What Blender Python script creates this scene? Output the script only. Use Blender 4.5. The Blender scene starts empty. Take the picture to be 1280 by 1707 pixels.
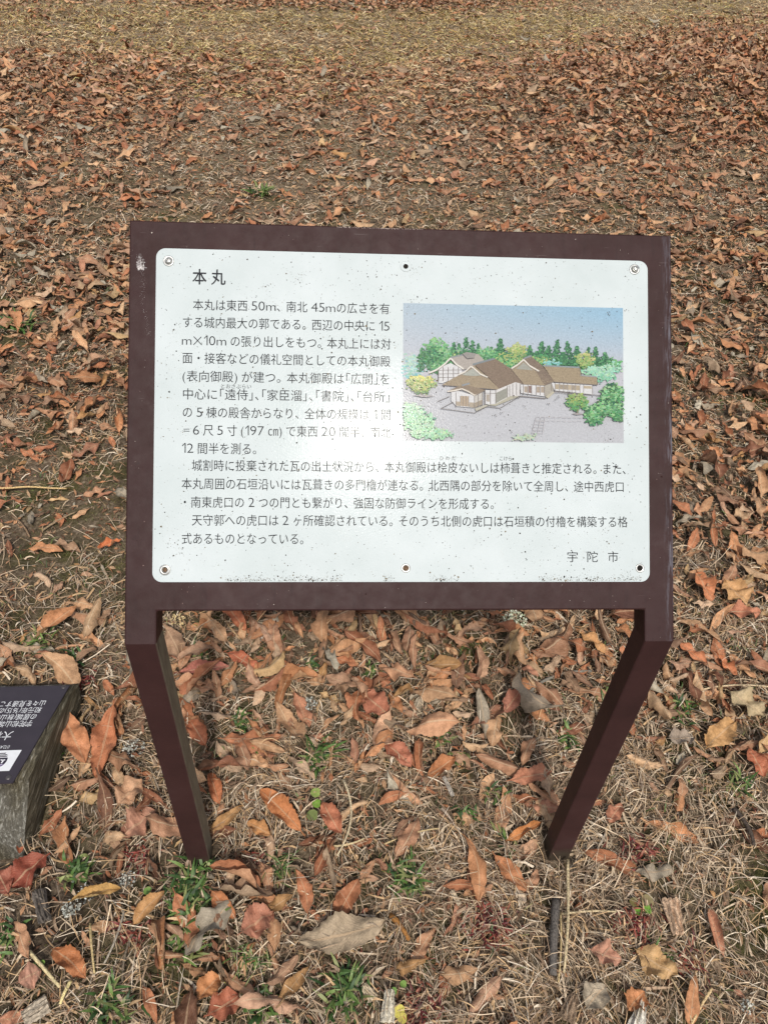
import bpy, bmesh, math, random
import numpy as np
from mathutils import Matrix, Vector

SC = bpy.context.scene
COL = SC.collection
rng = np.random.default_rng(11)
random.seed(5)

# ------------------------------------------------------------------ camera
CX, CY, CZ, PITCH, YAW, ROLL, FPX, PL, TILT, HB, LW, RB, _ = [0.2739, -0.63799, 1.50701, 0.74306, -0.08742, 0.06437,
                                                    1283.67, 0.563, 0.79677, 0.68028, 0.0414, 0.0432, 0.045]
W = 0.74
R3 = (Matrix.Rotation(YAW, 3, 'Z') @ Matrix.Rotation(math.pi/2 - PITCH, 3, 'X') @ Matrix.Rotation(ROLL, 3, 'Z'))
cam_data = bpy.data.cameras.new('camera')
cam_data.sensor_fit = 'VERTICAL'
cam_data.sensor_height = 24.0
cam_data.lens = 24.0*FPX/1707.0
cam_data.clip_start = 0.02
cam_data.clip_end = 500.0
cam = bpy.data.objects.new('camera', cam_data)
COL.objects.link(cam)
cam.matrix_world = Matrix.Translation((CX, CY, CZ)) @ R3.to_4x4()
SC.camera = cam

# ------------------------------------------------------------------ world, sun, exposure
SUN_DIR = Vector((0.0418, -0.6189, 0.7844))
world = bpy.data.worlds.new('World')
SC.world = world
world.use_nodes = True
wn = world.node_tree
for n in list(wn.nodes):
    wn.nodes.remove(n)
w_out = wn.nodes.new('ShaderNodeOutputWorld')
w_bg = wn.nodes.new('ShaderNodeBackground')
w_sky = wn.nodes.new('ShaderNodeTexSky')
w_hsv = wn.nodes.new('ShaderNodeHueSaturation')
w_sky.sky_type = 'NISHITA'
w_sky.sun_disc = False
w_sky.sun_elevation = math.radians(51.7)
w_sky.sun_rotation = math.radians(176.0)
w_sky.air_density = 1.0
w_sky.dust_density = 3.0
w_hsv.inputs['Saturation'].default_value = 0.5
wn.links.new(w_sky.outputs[0], w_hsv.inputs['Color'])
wn.links.new(w_hsv.outputs[0], w_bg.inputs[0])
w_bg.inputs[1].default_value = 0.10
wn.links.new(w_bg.outputs[0], w_out.inputs[0])

sun_data = bpy.data.lights.new('sun', 'SUN')
sun_data.energy = 2.0
sun_data.angle = math.radians(3.5)
sun_data.color = (1.0, 0.95, 0.88)
sun = bpy.data.objects.new('sun', sun_data)
sun.rotation_euler = SUN_DIR.to_track_quat('Z', 'Y').to_euler()
COL.objects.link(sun)

SC.view_settings.view_transform = 'Standard'
SC.view_settings.look = 'None'
SC.view_settings.gamma = 1.0
SC.view_settings.use_curve_mapping = False
SC.view_settings.exposure = 0.46

# ------------------------------------------------------------------ pixel <-> place helpers
R = np.array(R3)
CAM = np.array([CX, CY, CZ])


def ray(u, v):
    return R @ np.array([(u-640)/FPX, (853.5-v)/FPX, -1.0])


def on_plane(u, v, p0, n):
    d = ray(u, v)
    t = ((p0-CAM) @ n)/(d @ n)
    return CAM + t*d


def on_ground(u, v, z=0.0):
    return on_plane(u, v, np.array([0, 0, z]), np.array([0, 0, 1.0]))


def pix(P):
    d = (np.asarray(P)-CAM) @ R
    zz = np.maximum(-d[..., 2], 1e-3)
    return 640+FPX*d[..., 0]/zz, 853.5-FPX*d[..., 1]/zz


PN = np.array([0, -math.sin(TILT), math.cos(TILT)])      # panel normal
PU = np.array([0, math.cos(TILT), math.sin(TILT)])       # up the panel
P0 = np.array([0, 0, HB])


def panel_xy(u, v):
    p = on_plane(u, v, P0, PN)-P0
    return p[0], p @ PU


def panel_pt(x, s, n=0.0):
    return P0+np.array([x, 0, 0])+PU*s+PN*n


def lin(c):
    c = np.asarray(c, float)/255.0
    return np.where(c <= 0.04045, c/12.92, ((c+0.055)/1.055)**2.4)


# ------------------------------------------------------------------ numpy value noise
def _hash(ix, iy, seed):
    h = (ix.astype(np.int64)*374761393 + iy.astype(np.int64)*668265263 + seed*1442695041) & 0x7fffffff
    h = ((h ^ (h >> 13))*1274126177) & 0x7fffffff
    return ((h ^ (h >> 16)) & 0xffff)/65535.0


def vn(x, y, seed=0):
    x = np.asarray(x, float)
    y = np.asarray(y, float)
    ix, iy = np.floor(x), np.floor(y)
    fx, fy = x-ix, y-iy
    fx, fy = fx*fx*(3-2*fx), fy*fy*(3-2*fy)
    a, b = _hash(ix, iy, seed), _hash(ix+1, iy, seed)
    c, d = _hash(ix, iy+1, seed), _hash(ix+1, iy+1, seed)
    return (a*(1-fx)+b*fx)*(1-fy)+(c*(1-fx)+d*fx)*fy


PILE = on_ground(1330, 150)


def H(x, y):
    x = np.asarray(x, float)
    y = np.asarray(y, float)
    near = np.exp(-((x-.37)**2+(y-.0)**2)/0.35)
    h = (vn(x*1.1+3, y*1.1, 1)-.5)*.05*(1-near) + (vn(x*4.3, y*4.3+9, 2)-.5)*.018*(1-.5*near) + (vn(x*15, y*15, 3)-.5)*.010
    h = h - .020*np.exp(-((x-W+.02)**2+(y-.01)**2)/.012) - .012*np.exp(-((x-.02)**2+(y-.01)**2)/.012)
    h = h + .16*np.exp(-((x-PILE[0])/1.8)**2-((y-PILE[1]+.3)/1.1)**2)
    return h


# ------------------------------------------------------------------ cover maps (rows = photo rows, laid out on the ground)
MX = np.array([0, 200, 400, 640, 880, 1100, 1280.])
MY = np.array([0, 12, 25, 70, 96, 122, 170, 240, 300, 370, 420, 600, 700, 780, 900, 1010, 1120, 1200, 1300, 1400, 1480, 1600, 1707.])
LEAFMAP = np.array([
    [.9, .3, 1.6, 1.6, .4, .05, .05], [.5, .1, 1.0, 1.4, .3, .05, .05], [.08, .08, .06, .08, .06, .06, .06],
    [.1, .1, .05, .05, .08, .9, 1.1], [.9, .6, .2, .15, .5, 1.4, 1.6], [1.3, 1.1, .7, .5, 1.0, 1.6, 1.7],
    [1.2, 1.0, .7, .6, 1.1, 1.6, 1.7], [.9, .7, .45, .45, .8, 1.1, 1.3], [.8, .5, .28, .28, .55, .75, .45],
    [.75, .3, .2, .2, .4, .5, .5], [.7, .7, .5, .5, .5, .7, .8], [1.1, 1.1, .6, .5, .6, .8, .8],
    [.7, .7, .5, .5, .5, .8, .8], [.3, .2, .5, .5, .5, .8, .8], [.1, .12, .7, .7, .7, .8, .7],
    [.12, .2, 1.5, 1.4, 1.1, .8, .8], [.3, .6, 1.4, 1.4, 1.0, .8, .8], [.7, .8, .9, 1.3, .5, .5, 1.0],
    [.8, .8, .6, 1.0, .3, .35, .9], [.6, .6, .7, .45, .15, .15, .4], [.4, .4, 1.2, 1.0, .12, .12, .2],
    [.25, .35, 1.2, .6, .15, .2, .2], [.3, .3, .6, .3, .25, .4, .2]])
STRAWMAP = np.ones_like(LEAFMAP)
for r_, row in {0: [.5]*7, 1: [.6]*7, 2: [1]*7, 3: [1]*7, 4: [.6, .6, 1, 1, .6, .3, .2], 5: [.4, .5, .8, .9, .5, .2, .2],
                6: [.4, .5, .8, .9, .5, .2, .2], 7: [.6, .8, .9, .9, .6, .5, .5], 11: [.5, .5, .8, .8, .8, .7, .7],
                13: [.5, .2, .7, .8, .8, .7, .7], 14: [.15, .03, .6, .7, .7, .7, .7], 15: [.6, .4, .6, .6, .7, .8, .8],
                16: [1, 1, .6, .6, .8, .9, .9], 17: [.8, .8, .9, .8, 1, 1, .8], 18: [.8, .9, 1, .9, 1.1, 1.1, .8],
                19: [.8, .8, 1, 1.1, 1.2, 1.3, 1.1], 20: [.9, .8, .7, .9, 1.2, 1.1, 1.2], 21: [1, .8, .5, .9, 1.1, 1, 1.2]}.items():
    STRAWMAP[r_] = row


def lookup(tab, x, y, jit=1.0, seed=20):
    P = np.stack([x, y, np.zeros_like(x)], -1)
    u, v = pix(P)
    behind = ((P-CAM) @ R)[..., 2] > -0.05
    v = np.where(behind, 1707, v)
    d = np.maximum(y+.7, .5)
    s = 1.0/np.maximum(.35, d*.28)
    u = u+(vn(x*3*s, y*3*s, seed)-.5)*190*jit
    v = v+(vn(x*3*s+50, y*3*s, seed+1)-.5)*np.interp(v, [0, 100, 400, 1707], [8, 40, 110, 190])*jit
    u = np.clip(u, MX[0], MX[-1])
    v = np.clip(v, MY[0], MY[-1])
    iu = np.clip(np.searchsorted(MX, u)-1, 0, len(MX)-2)
    iv = np.clip(np.searchsorted(MY, v)-1, 0, len(MY)-2)
    fu = (u-MX[iu])/(MX[iu+1]-MX[iu])
    fv = (v-MY[iv])/(MY[iv+1]-MY[iv])
    return ((tab[iv, iu]*(1-fu)+tab[iv, iu+1]*fu)*(1-fv)+(tab[iv+1, iu]*(1-fu)+tab[iv+1, iu+1]*fu)*fv)


# ------------------------------------------------------------------ mesh helpers
def tag(o, label=None, cat=None, group=None, kind=None):
    if label: o['label'] = label
    if cat: o['category'] = cat
    if group: o['group'] = group
    if kind: o['kind'] = kind
    return o


def empty(name, loc):
    o = bpy.data.objects.new(name, None)
    o.empty_display_size = .05
    o.location = loc
    COL.objects.link(o)
    return o


def mesh_np(name, V, F, mat, col=None, uv=None, smooth=True, parent=None, loc=None):
    """V (n,3), F (m,k) all same k; col (n,3); uv (n,2)"""
    V = np.asarray(V, dtype=np.float32)
    if loc is not None:
        V = V-np.asarray(loc, dtype=np.float32)
    F = np.asarray(F, dtype=np.int32)
    me = bpy.data.meshes.new(name)
    k = F.shape[1]
    me.vertices.add(len(V))
    me.vertices.foreach_set('co', V.ravel())
    me.loops.add(F.size)
    me.loops.foreach_set('vertex_index', F.ravel())
    me.polygons.add(len(F))
    me.polygons.foreach_set('loop_start', np.arange(0, F.size, k, dtype=np.int32))
    me.polygons.foreach_set('loop_total', np.full(len(F), k, dtype=np.int32))
    if smooth:
        me.polygons.foreach_set('use_smooth', np.ones(len(F), dtype=bool))
    me.update(calc_edges=True)
    if col is not None:
        a = me.color_attributes.new('Col', 'FLOAT_COLOR', 'POINT')
        c = np.ones((len(V), 4), np.float32)
        c[:, :3] = col
        a.data.foreach_set('color', c.ravel())
    if uv is not None:
        l = me.uv_layers.new(name='UV')
        l.data.foreach_set('uv', np.asarray(uv, np.float32)[F.ravel()].ravel())
    me.materials.append(mat)
    o = bpy.data.objects.new(name, me)
    COL.objects.link(o)
    if parent is not None:
        o.parent = parent
    elif loc is not None:
        o.location = loc
    return o


def mesh_list(name, V, F, mat, parent=None, loc=None, smooth=False, cols=None):
    """mixed polygons"""
    me = bpy.data.meshes.new(name)
    V = np.asarray(V, float)
    if loc is not None:
        V = V-np.asarray(loc)
    me.from_pydata([tuple(v) for v in V], [], F)
    if smooth:
        me.polygons.foreach_set('use_smooth', np.ones(len(me.polygons), dtype=bool))
    if cols is not None:
        a = me.color_attributes.new('Col', 'FLOAT_COLOR', 'POINT')
        c = np.ones((len(V), 4), np.float32)
        c[:, :3] = cols
        a.data.foreach_set('color', c.ravel())
    me.materials.append(mat)
    o = bpy.data.objects.new(name, me)
    COL.objects.link(o)
    if parent is not None:
        o.parent = parent
    elif loc is not None:
        o.location = loc
    return o


def bm_obj(name, bm, mat, parent=None, smooth=False):
    me = bpy.data.meshes.new(name)
    bm.normal_update()
    bm.to_mesh(me)
    bm.free()
    if smooth:
        me.polygons.foreach_set('use_smooth', np.ones(len(me.polygons), dtype=bool))
    me.materials.append(mat)
    o = bpy.data.objects.new(name, me)
    COL.objects.link(o)
    if parent is not None:
        o.parent = parent
    return o


# ------------------------------------------------------------------ materials
class NT:
    def __init__(self, name, rough=.6, spec=.3):
        self.m = bpy.data.materials.new(name)
        self.m.use_nodes = True
        self.t = self.m.node_tree
        self.b = self.t.nodes['Principled BSDF']
        self.b.inputs['Roughness'].default_value = rough
        self.b.inputs['Specular IOR Level'].default_value = spec

    def n(self, typ, **kw):
        o = self.t.nodes.new(typ)
        for k, v in kw.items():
            if k.startswith('_'):
                setattr(o, k[1:], v)
            else:
                o.inputs[k.replace('__', ' ')].default_value = v
        return o

    def l(self, a, b):
        self.t.links.new(a, b)

    def obj(self):
        return self.n('ShaderNodeTexCoord').outputs['Object']

    def noise(self, vec, scale, detail=4, rough=.6, out='Fac', dist=0.0):
        o = self.n('ShaderNodeTexNoise', Scale=scale, Detail=detail, Roughness=rough, Distortion=dist)
        if vec is not None: self.l(vec, o.inputs['Vector'])
        return o.outputs[out]

    def ramp(self, fac, stops):
        o = self.n('ShaderNodeValToRGB')
        e = o.color_ramp.elements
        while len(e) < len(stops): e.new(.5)
        for i, (p, c) in enumerate(stops):
            e[i].position = p
            e[i].color = (*c, 1) if not np.isscalar(c) else (c, c, c, 1)
        self.l(fac, o.inputs[0])
        return o.outputs[0]

    def mix(self, fac, a, b, mode='MIX'):
        o = self.t.nodes.new('ShaderNodeMix')
        o.data_type = 'RGBA'
        o.blend_type = mode
        for s, v in ((0, fac), (6, a), (7, b)):
            if hasattr(v, 'is_linked') or isinstance(v, bpy.types.NodeSocket):
                self.l(v, o.inputs[s])
            elif s == 0:
                o.inputs[0].default_value = v
            else:
                o.inputs[s].default_value = (*v, 1) if len(v) == 3 else v
        return o.outputs[2]

    def math(self, op, a, b=None, c=None):
        o = self.t.nodes.new('ShaderNodeMath')
        o.operation = op
        for i, v in enumerate((a, b, c)):
            if v is None: continue
            if isinstance(v, bpy.types.NodeSocket): self.l(v, o.inputs[i])
            else: o.inputs[i].default_value = v
        return o.outputs[0]

    def bump(self, h, strength=.3, dist=.01, nrm=None):
        o = self.n('ShaderNodeBump', Strength=strength, Distance=dist)
        self.l(h, o.inputs['Height'])
        if nrm is not None: self.l(nrm, o.inputs['Normal'])
        return o.outputs[0]


def m_leaf():
    k = NT('dry_leaf', .62, .2)
    at = k.n('ShaderNodeAttribute', _attribute_name='Col').outputs['Color']
    uvn = k.n('ShaderNodeUVMap', _uv_map='UV').outputs[0]
    sep = k.n('ShaderNodeSeparateXYZ')
    k.l(uvn, sep.inputs[0])
    a = k.math('ABSOLUTE', k.math('SUBTRACT', sep.outputs[0], .5))
    rib = k.math('LESS_THAN', a, .035)
    vv = k.math('MULTIPLY_ADD', sep.outputs[1], 62.0, k.math('MULTIPLY', a, -38.0))
    side = k.math('POWER', k.math('ABSOLUTE', k.math('SINE', vv)), 6.0)
    ob = k.obj()
    nz = k.noise(ob, 60, 4, .65)
    nz2 = k.noise(ob, 420, 3, .6)
    c = k.mix(1.0, at, k.ramp(nz, [(.25, .60), (.5, 1.0), (.78, 1.32)]), 'MULTIPLY')
    c = k.mix(1.0, c, k.ramp(nz2, [(.3, .85), (.7, 1.12)]), 'MULTIPLY')
    c = k.mix(k.math('MULTIPLY', rib, .45), c, (.52, .36, .22))
    c = k.mix(k.math('MULTIPLY', side, k.ramp(nz, [(.45, 0.0), (.65, .22)])), c, (.55, .40, .28))
    spots = k.ramp(k.noise(ob, 150, 2, .5), [(.70, 0.0), (.76, 1.0)])
    c = k.mix(k.math('MULTIPLY', spots, .45), c, (.10, .055, .035))
    g = k.n('ShaderNodeNewGeometry').outputs['Backfacing']
    hs = k.n('ShaderNodeHueSaturation', Hue=.512, Saturation=.88, Value=1.12)
    k.l(c, hs.inputs['Color'])
    c = k.mix(g, c, hs.outputs[0])
    k.l(c, k.b.inputs['Base Color'])
    hh = k.math('ADD', k.math('MULTIPLY', side, .08), k.math('ADD', nz, k.math('MULTIPLY', rib, .8)))
    k.l(k.bump(hh, .8, .0030), k.b.inputs['Normal'])
    return k.m


def m_attr(name, rough=.7, spec=.2, scale=200, lo=.75, hi=1.2, bump=0.0):
    k = NT(name, rough, spec)
    at = k.n('ShaderNodeAttribute', _attribute_name='Col').outputs['Color']
    nz = k.noise(k.obj(), scale, 3)
    k.l(k.mix(1.0, at, k.ramp(nz, [(.3, lo), (.7, hi)]), 'MULTIPLY'), k.b.inputs['Base Color'])
    if bump: k.l(k.bump(nz, bump, .003), k.b.inputs['Normal'])
    return k.m


def m_ground():
    k = NT('soil_moss_and_litter', .95, .1)
    ob = k.obj()
    soil = k.ramp(k.noise(ob, 38, 6, .7), [(.3, (.022, .016, .011)), (.5, (.075, .055, .038)), (.7, (.19, .145, .10))])
    moss = k.ramp(k.noise(ob, 120, 4, .7), [(.3, (.030, .034, .010)), (.6, (.11, .105, .035)), (.8, (.20, .18, .08))])
    straw = k.ramp(k.noise(ob, 90, 5, .75), [(.3, (.04, .028, .019)), (.5, (.17, .125, .083)), (.72, (.42, .33, .23))])
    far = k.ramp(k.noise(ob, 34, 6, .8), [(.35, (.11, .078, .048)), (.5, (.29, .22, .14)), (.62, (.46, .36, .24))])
    c = k.mix(k.ramp(k.noise(ob, 3.2, 4, .6), [(.42, 0.0), (.62, 1.0)]), soil, moss)
    c = k.mix(k.ramp(k.noise(ob, 7, 5, .65), [(.40, 0.0), (.6, 1.0)]), c, straw)
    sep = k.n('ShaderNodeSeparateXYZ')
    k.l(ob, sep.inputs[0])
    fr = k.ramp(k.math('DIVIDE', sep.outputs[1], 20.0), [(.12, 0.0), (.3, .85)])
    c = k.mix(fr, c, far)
    k.l(c, k.b.inputs['Base Color'])
    h = k.math('ADD', k.noise(ob, 60, 6, .75), k.math('MULTIPLY', k.noise(ob, 300, 3, .7), .35))
    k.l(k.bump(h, .9, .012), k.b.inputs['Normal'])
    return k.m


def m_brown():
    k = NT('brown_baked_paint', .5, .16)
    ob = k.obj()
    c = k.ramp(k.noise(ob, 9, 6, .65), [(.35, (.029, .0115, .0105)), (.55, (.036, .0158, .0155)), (.75, (.043, .0195, .0180))])
    blot = k.ramp(k.noise(ob, 85, 5, .75), [(.58, 0.0), (.68, 1.0)])
    patch = k.ramp(k.noise(ob, 11, 3, .6), [(.42, 0.0), (.6, 1.0)])
    c = k.mix(k.math('MULTIPLY', k.math('MULTIPLY', blot, patch), .65), c, (.018, .008, .008))
    wipe = k.ramp(k.noise(ob, 26, 6, .7), [(.60, 0.0), (.72, 1.0)])
    c = k.mix(k.math('MULTIPLY', wipe, .05), c, (.24, .20, .19))
    run = k.n('ShaderNodeMapping', Scale=(60, 7, 7))
    k.l(ob, run.inputs[0])
    runs = k.ramp(k.noise(run.outputs[0], 1.5, 4, .6), [(.56, 0.0), (.7, .32)])
    c = k.mix(runs, c, (.017, .008, .008))
    fine = k.ramp(k.noise(ob, 700, 2, .6), [(.66, 0.0), (.74, .5)])
    c = k.mix(fine, c, (.016, .008, .008))
    scm = k.n('ShaderNodeMapping', Scale=(25, 420, 420), Rotation=(0, .3, .35))
    k.l(ob, scm.inputs[0])
    scr = k.ramp(k.noise(scm.outputs[0], 1.0, 2, .5), [(.735, 0.0), (.76, .35)])
    c = k.mix(scr, c, (.14, .11, .105))
    # chalked right-hand edge
    sep = k.n('ShaderNodeSeparateXYZ')
    k.l(ob, sep.inputs[0])
    ed = k.ramp(sep.outputs[0], [(W/2-.014, 0.0), (W/2-.003, 1.0)])
    st = k.n('ShaderNodeMapping', Scale=(150, 14, 14))
    k.l(ob, st.inputs[0])
    em = k.math('MULTIPLY', ed, k.ramp(k.noise(st.outputs[0], 1.6, 5, .7), [(.48, 0.0), (.62, .6)]))
    c = k.mix(em, c, (.17, .17, .20))
    k.l(c, k.b.inputs['Base Color'])
    k.l(k.ramp(k.noise(ob, 60, 4), [(.3, .45), (.7, .6)]), k.b.inputs['Roughness'])
    k.l(k.bump(k.noise(ob, 240, 3), .12, .001), k.b.inputs['Normal'])
    return k.m


def m_brown_side():
    k = NT('brown_paint_with_algae', .6, .3)
    ob = k.obj()
    c = k.ramp(k.noise(ob, 9, 6, .65), [(.35, (.028, .0105, .0105)), (.55, (.040, .0155, .015)), (.75, (.050, .024, .024))])
    # green-grey film on the inward sides only
    g = k.n('ShaderNodeNewGeometry')
    sp = k.n('ShaderNodeSeparateXYZ')
    k.l(g.outputs['Normal'], sp.inputs[0])
    side = k.ramp(sp.outputs[0], [(.6, 0.0), (.9, 1.0)])
    st = k.n('ShaderNodeMapping', Scale=(40, 40, 9))
    k.l(ob, st.inputs[0])
    film = k.math('MULTIPLY', side, k.ramp(k.noise(st.outputs[0], 2.2, 6, .7), [(.3, .35), (.6, .95)]))
    c = k.mix(film, c, (.17, .155, .11))
    spk = k.ramp(k.noise(ob, 300, 2, .6), [(.72, 0.0), (.76, .35)])
    c = k.mix(spk, c, (.30, .24, .22))
    so = k.n('ShaderNodeSeparateXYZ')
    k.l(ob, so.inputs[0])
    mud = k.ramp(k.math('ADD', so.outputs[2], k.math('MULTIPLY', k.noise(ob, 40, 4), .05)), [(.03, .75), (.065, 0.0)])
    c = k.mix(mud, c, (.055, .045, .03))
    k.l(c, k.b.inputs['Base Color'])
    k.l(k.bump(k.noise(ob, 200, 4), .2, .001), k.b.inputs['Normal'])
    return k.m


def m_plate(name='white_sign_face', base=None):
    """printed face: light base colour (or colour attribute) under a glossy film with slight orange peel"""
    k = NT(name, .14, .042)
    ob = k.obj()
    if base is None:
        c = k.ramp(k.noise(ob, 10, 5, .6), [(.3, (.455, .505, .505)), (.7, (.525, .57, .575))])
        st = k.ramp(k.noise(ob, 45, 6, .75), [(.60, 0.0), (.78, 1.0)])
        c = k.mix(k.math('MULTIPLY', st, .14), c, (.42, .38, .31))
    elif base == 'attr':
        at = k.n('ShaderNodeAttribute', _attribute_name='Col').outputs['Color']
        c = k.mix(1.0, at, k.ramp(k.noise(ob, 500, 3), [(.3, .88), (.7, 1.1)]), 'MULTIPLY')
    else:
        rgb = k.n('ShaderNodeRGB')
        rgb.outputs[0].default_value = (*base, 1)
        c = rgb.outputs[0]
    k.l(c, k.b.inputs['Base Color'])
    k.l(k.bump(k.noise(ob, 420, 2, .5), .22, .0005), k.b.inputs['Normal'])
    return k.m


def m_simple(name, col, rough=.6, spec=.3, metal=0.0, nscale=80, var=.25, bump=0.0):
    k = NT(name, rough, spec)
    nz = k.noise(k.obj(), nscale, 4)
    a = tuple(x*(1-var) for x in col)
    b = tuple(min(1, x*(1+var)) for x in col)
    k.l(k.ramp(nz, [(.3, a), (.7, b)]), k.b.inputs['Base Color'])
    k.b.inputs['Metallic'].default_value = metal
    if bump: k.l(k.bump(nz, bump, .002), k.b.inputs['Normal'])
    return k.m


def m_wood():
    """weathered timber: grain runs along the object's local Y axis"""
    k = NT('weathered_wood', .8, .25)
    ob = k.obj()
    mp = k.n('ShaderNodeMapping', Scale=(150, 5, 90))
    k.l(ob, mp.inputs[0])
    g = k.noise(mp.outputs[0], 1.3, 5, .7, dist=.6)
    mp2 = k.n('ShaderNodeMapping', Scale=(420, 12, 300))
    k.l(ob, mp2.inputs[0])
    g2 = k.noise(mp2.outputs[0], 1.0, 3, .6)
    c = k.ramp(g, [(.3, (.030, .024, .014)), (.48, (.095, .080, .050)), (.58, (.20, .175, .12)), (.70, (.46, .43, .35))])
    c = k.mix(1.0, c, k.ramp(g2, [(.35, .6), (.65, 1.3)]), 'MULTIPLY')
    alg = k.ramp(k.noise(ob, 14, 4, .6), [(.42, 0.0), (.65, .6)])
    c = k.mix(k.math('MULTIPLY', alg, .6), c, (.065, .052, .024))
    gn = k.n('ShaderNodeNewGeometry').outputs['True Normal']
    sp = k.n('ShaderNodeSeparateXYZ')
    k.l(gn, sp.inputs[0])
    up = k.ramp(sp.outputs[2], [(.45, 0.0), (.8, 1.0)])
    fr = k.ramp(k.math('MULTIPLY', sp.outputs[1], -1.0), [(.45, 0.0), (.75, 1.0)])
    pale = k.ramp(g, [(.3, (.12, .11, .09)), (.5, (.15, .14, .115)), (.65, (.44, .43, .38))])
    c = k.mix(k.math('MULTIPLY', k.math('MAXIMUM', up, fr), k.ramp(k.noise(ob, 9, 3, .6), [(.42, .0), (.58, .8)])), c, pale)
    k.l(c, k.b.inputs['Base Color'])
    k.l(k.bump(k.math('ADD', g, k.math('MULTIPLY', g2, .5)), 1.0, .009), k.b.inputs['Normal'])
    return k.m


M_LEAF = m_leaf()
M_STRAW = m_attr('dry_grass_blades', .7, .2)
M_GREEN = m_attr('green_blades', .5, .3)
M_GROUND = m_ground()
M_BROWN = m_brown()
M_BSIDE = m_brown_side()
M_WHITE = m_plate()
M_PRINT = m_plate('printed_picture', 'attr')
M_INK = m_plate('black_ink', (.028, .030, .034))
M_DARK = m_simple('dark_hole', (.01, .008, .006), .9)
M_DIRT = m_attr('dirt_specks', .8, .1, 400, .6, 1.3)
M_STEEL = m_simple('dull_steel', (.48, .48, .46), .38, .5, .85, 300, .2)
M_RUST = m_simple('rusty_steel', (.12, .075, .045), .8, .3, .2, 400, .6)
M_WOOD = m_wood()
M_MPLATE = m_simple('dark_marker_plate', (.040, .032, .040), .38, .5, 0, 30, .12)
M_MWHITE = m_simple('white_print', (.78, .79, .80), .4, .4, 0, 100, .04)
M_MPURPLE = m_attr('emblem_print', .4, .4, 500, .9, 1.1)
M_CHIP = m_attr('wood_chip', .85, .15, 260, .5, 1.3, .8)
M_LICHEN = m_attr('lichen', .9, .1, 300, .75, 1.2)

# ------------------------------------------------------------------ ground sheet
def spaced(lo, hi, a, b, step, grow):
    core = list(np.arange(a, b, step))
    out, s, x = [], step, core[-1]
    while x < hi:
        s *= grow
        x += s
        out.append(x)
    inn, s, x = [], step, core[0]
    while x > lo:
        s *= grow
        x -= s
        inn.append(x)
    return np.array(inn[::-1]+core+out)


gx = spaced(-180, 180, -.9, 1.9, .018, 1.035)
gy = spaced(-120, 220, -.7, 1.8, .018, 1.03)
GX, GY = np.meshgrid(gx, gy)
gz = H(GX, GY)
rough_amt = np.exp(-((GX-.4)**2+(GY-.5)**2)/6)
gz = gz+(vn(GX*45, GY*45, 8)-.5)*.006*rough_amt
nx, ny = len(gx), len(gy)
ii = np.arange(nx*ny).reshape(ny, nx)
gf = np.stack([ii[:-1, :-1], ii[:-1, 1:], ii[1:, 1:], ii[1:, :-1]], -1).reshape(-1, 4)
g_ob = mesh_np('ground', np.stack([GX, GY, gz], -1).reshape(-1, 3), gf, M_GROUND)
tag(g_ob, 'brown soil and moss under the fallen leaves and dry grass', None, None, 'structure')

# ------------------------------------------------------------------ information sign
SIGN = empty('information_sign', (W/2, 0, 0))
SLOC = np.array([W/2, 0, 0])
tag(SIGN, 'brown metal information sign on two legs with a tilted white Japanese text board', 'sign')
D = 0.040
smit = D*(1-math.sin(TILT))/math.cos(TILT)


def frame_mesh():
    RBX = RB
    out = [(0, 0), (LW, 0), (LW, RBX), (W-LW, RBX), (W-LW, 0), (W, 0), (W, PL), (0, PL)]
    bm = bmesh.new()
    f = [bm.verts.new(panel_pt(x, s, 0)-SLOC) for x, s in out]
    b = [bm.verts.new(panel_pt(x, s if s > 0 else smit, -D)-SLOC) for x, s in out]
    n = len(out)
    bm.faces.new(f)
    bm.faces.new(b[::-1])
    for i in range(n):
        j = (i+1) % n
        bm.faces.new([f[j], f[i], b[i], b[j]])
    bmesh.ops.recalc_face_normals(bm, faces=bm.faces)
    mit = set(v.index for v in [])
    mitv = {f[0], f[1], f[4], f[5], b[0], b[1], b[4], b[5]}
    ed = [e for e in bm.edges if not (e.verts[0] in mitv and e.verts[1] in mitv)]
    bmesh.ops.bevel(bm, geom=ed, offset=.0022, segments=2, profile=.5, affect='EDGES')
    return bm


bm_obj('frame', frame_mesh(), M_BROWN, SIGN)


def leg_mesh(x0, x1):
    bm = bmesh.new()
    zb = HB+D*(math.sin(TILT)-1)/math.cos(TILT)
    lo = -.07
    e = .0003
    pts = [(x0, 0, HB), (x1, 0, HB), (x1, D, zb), (x0, D, zb)]
    top = [bm.verts.new(Vector(p)-Vector(SLOC)) for p in pts]
    bot = [bm.verts.new(Vector((p[0], p[1], lo))-Vector(SLOC)) for p in pts]
    bm.faces.new(top)
    bm.faces.new(bot[::-1])
    for i in range(4):
        j = (i+1) % 4
        bm.faces.new([top[j], top[i], bot[i], bot[j]])
    bmesh.ops.recalc_face_normals(bm, faces=bm.faces)
    ed = [x for x in bm.edges if abs(x.verts[0].co.z-x.verts[1].co.z) > .3]
    bmesh.ops.bevel(bm, geom=ed, offset=.0028, segments=3, profile=.5, affect='EDGES')
    return bm


bm_obj('leg', leg_mesh(0, LW), M_BSIDE, SIGN)
bm_obj('leg', leg_mesh(W-LW, W), M_BSIDE, SIGN)

# white plate with rounded corners and a pale rim
PX0, PX1, PS0, PS1 = .0357, .7055, .0814, .5255
PT = .0016


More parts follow.
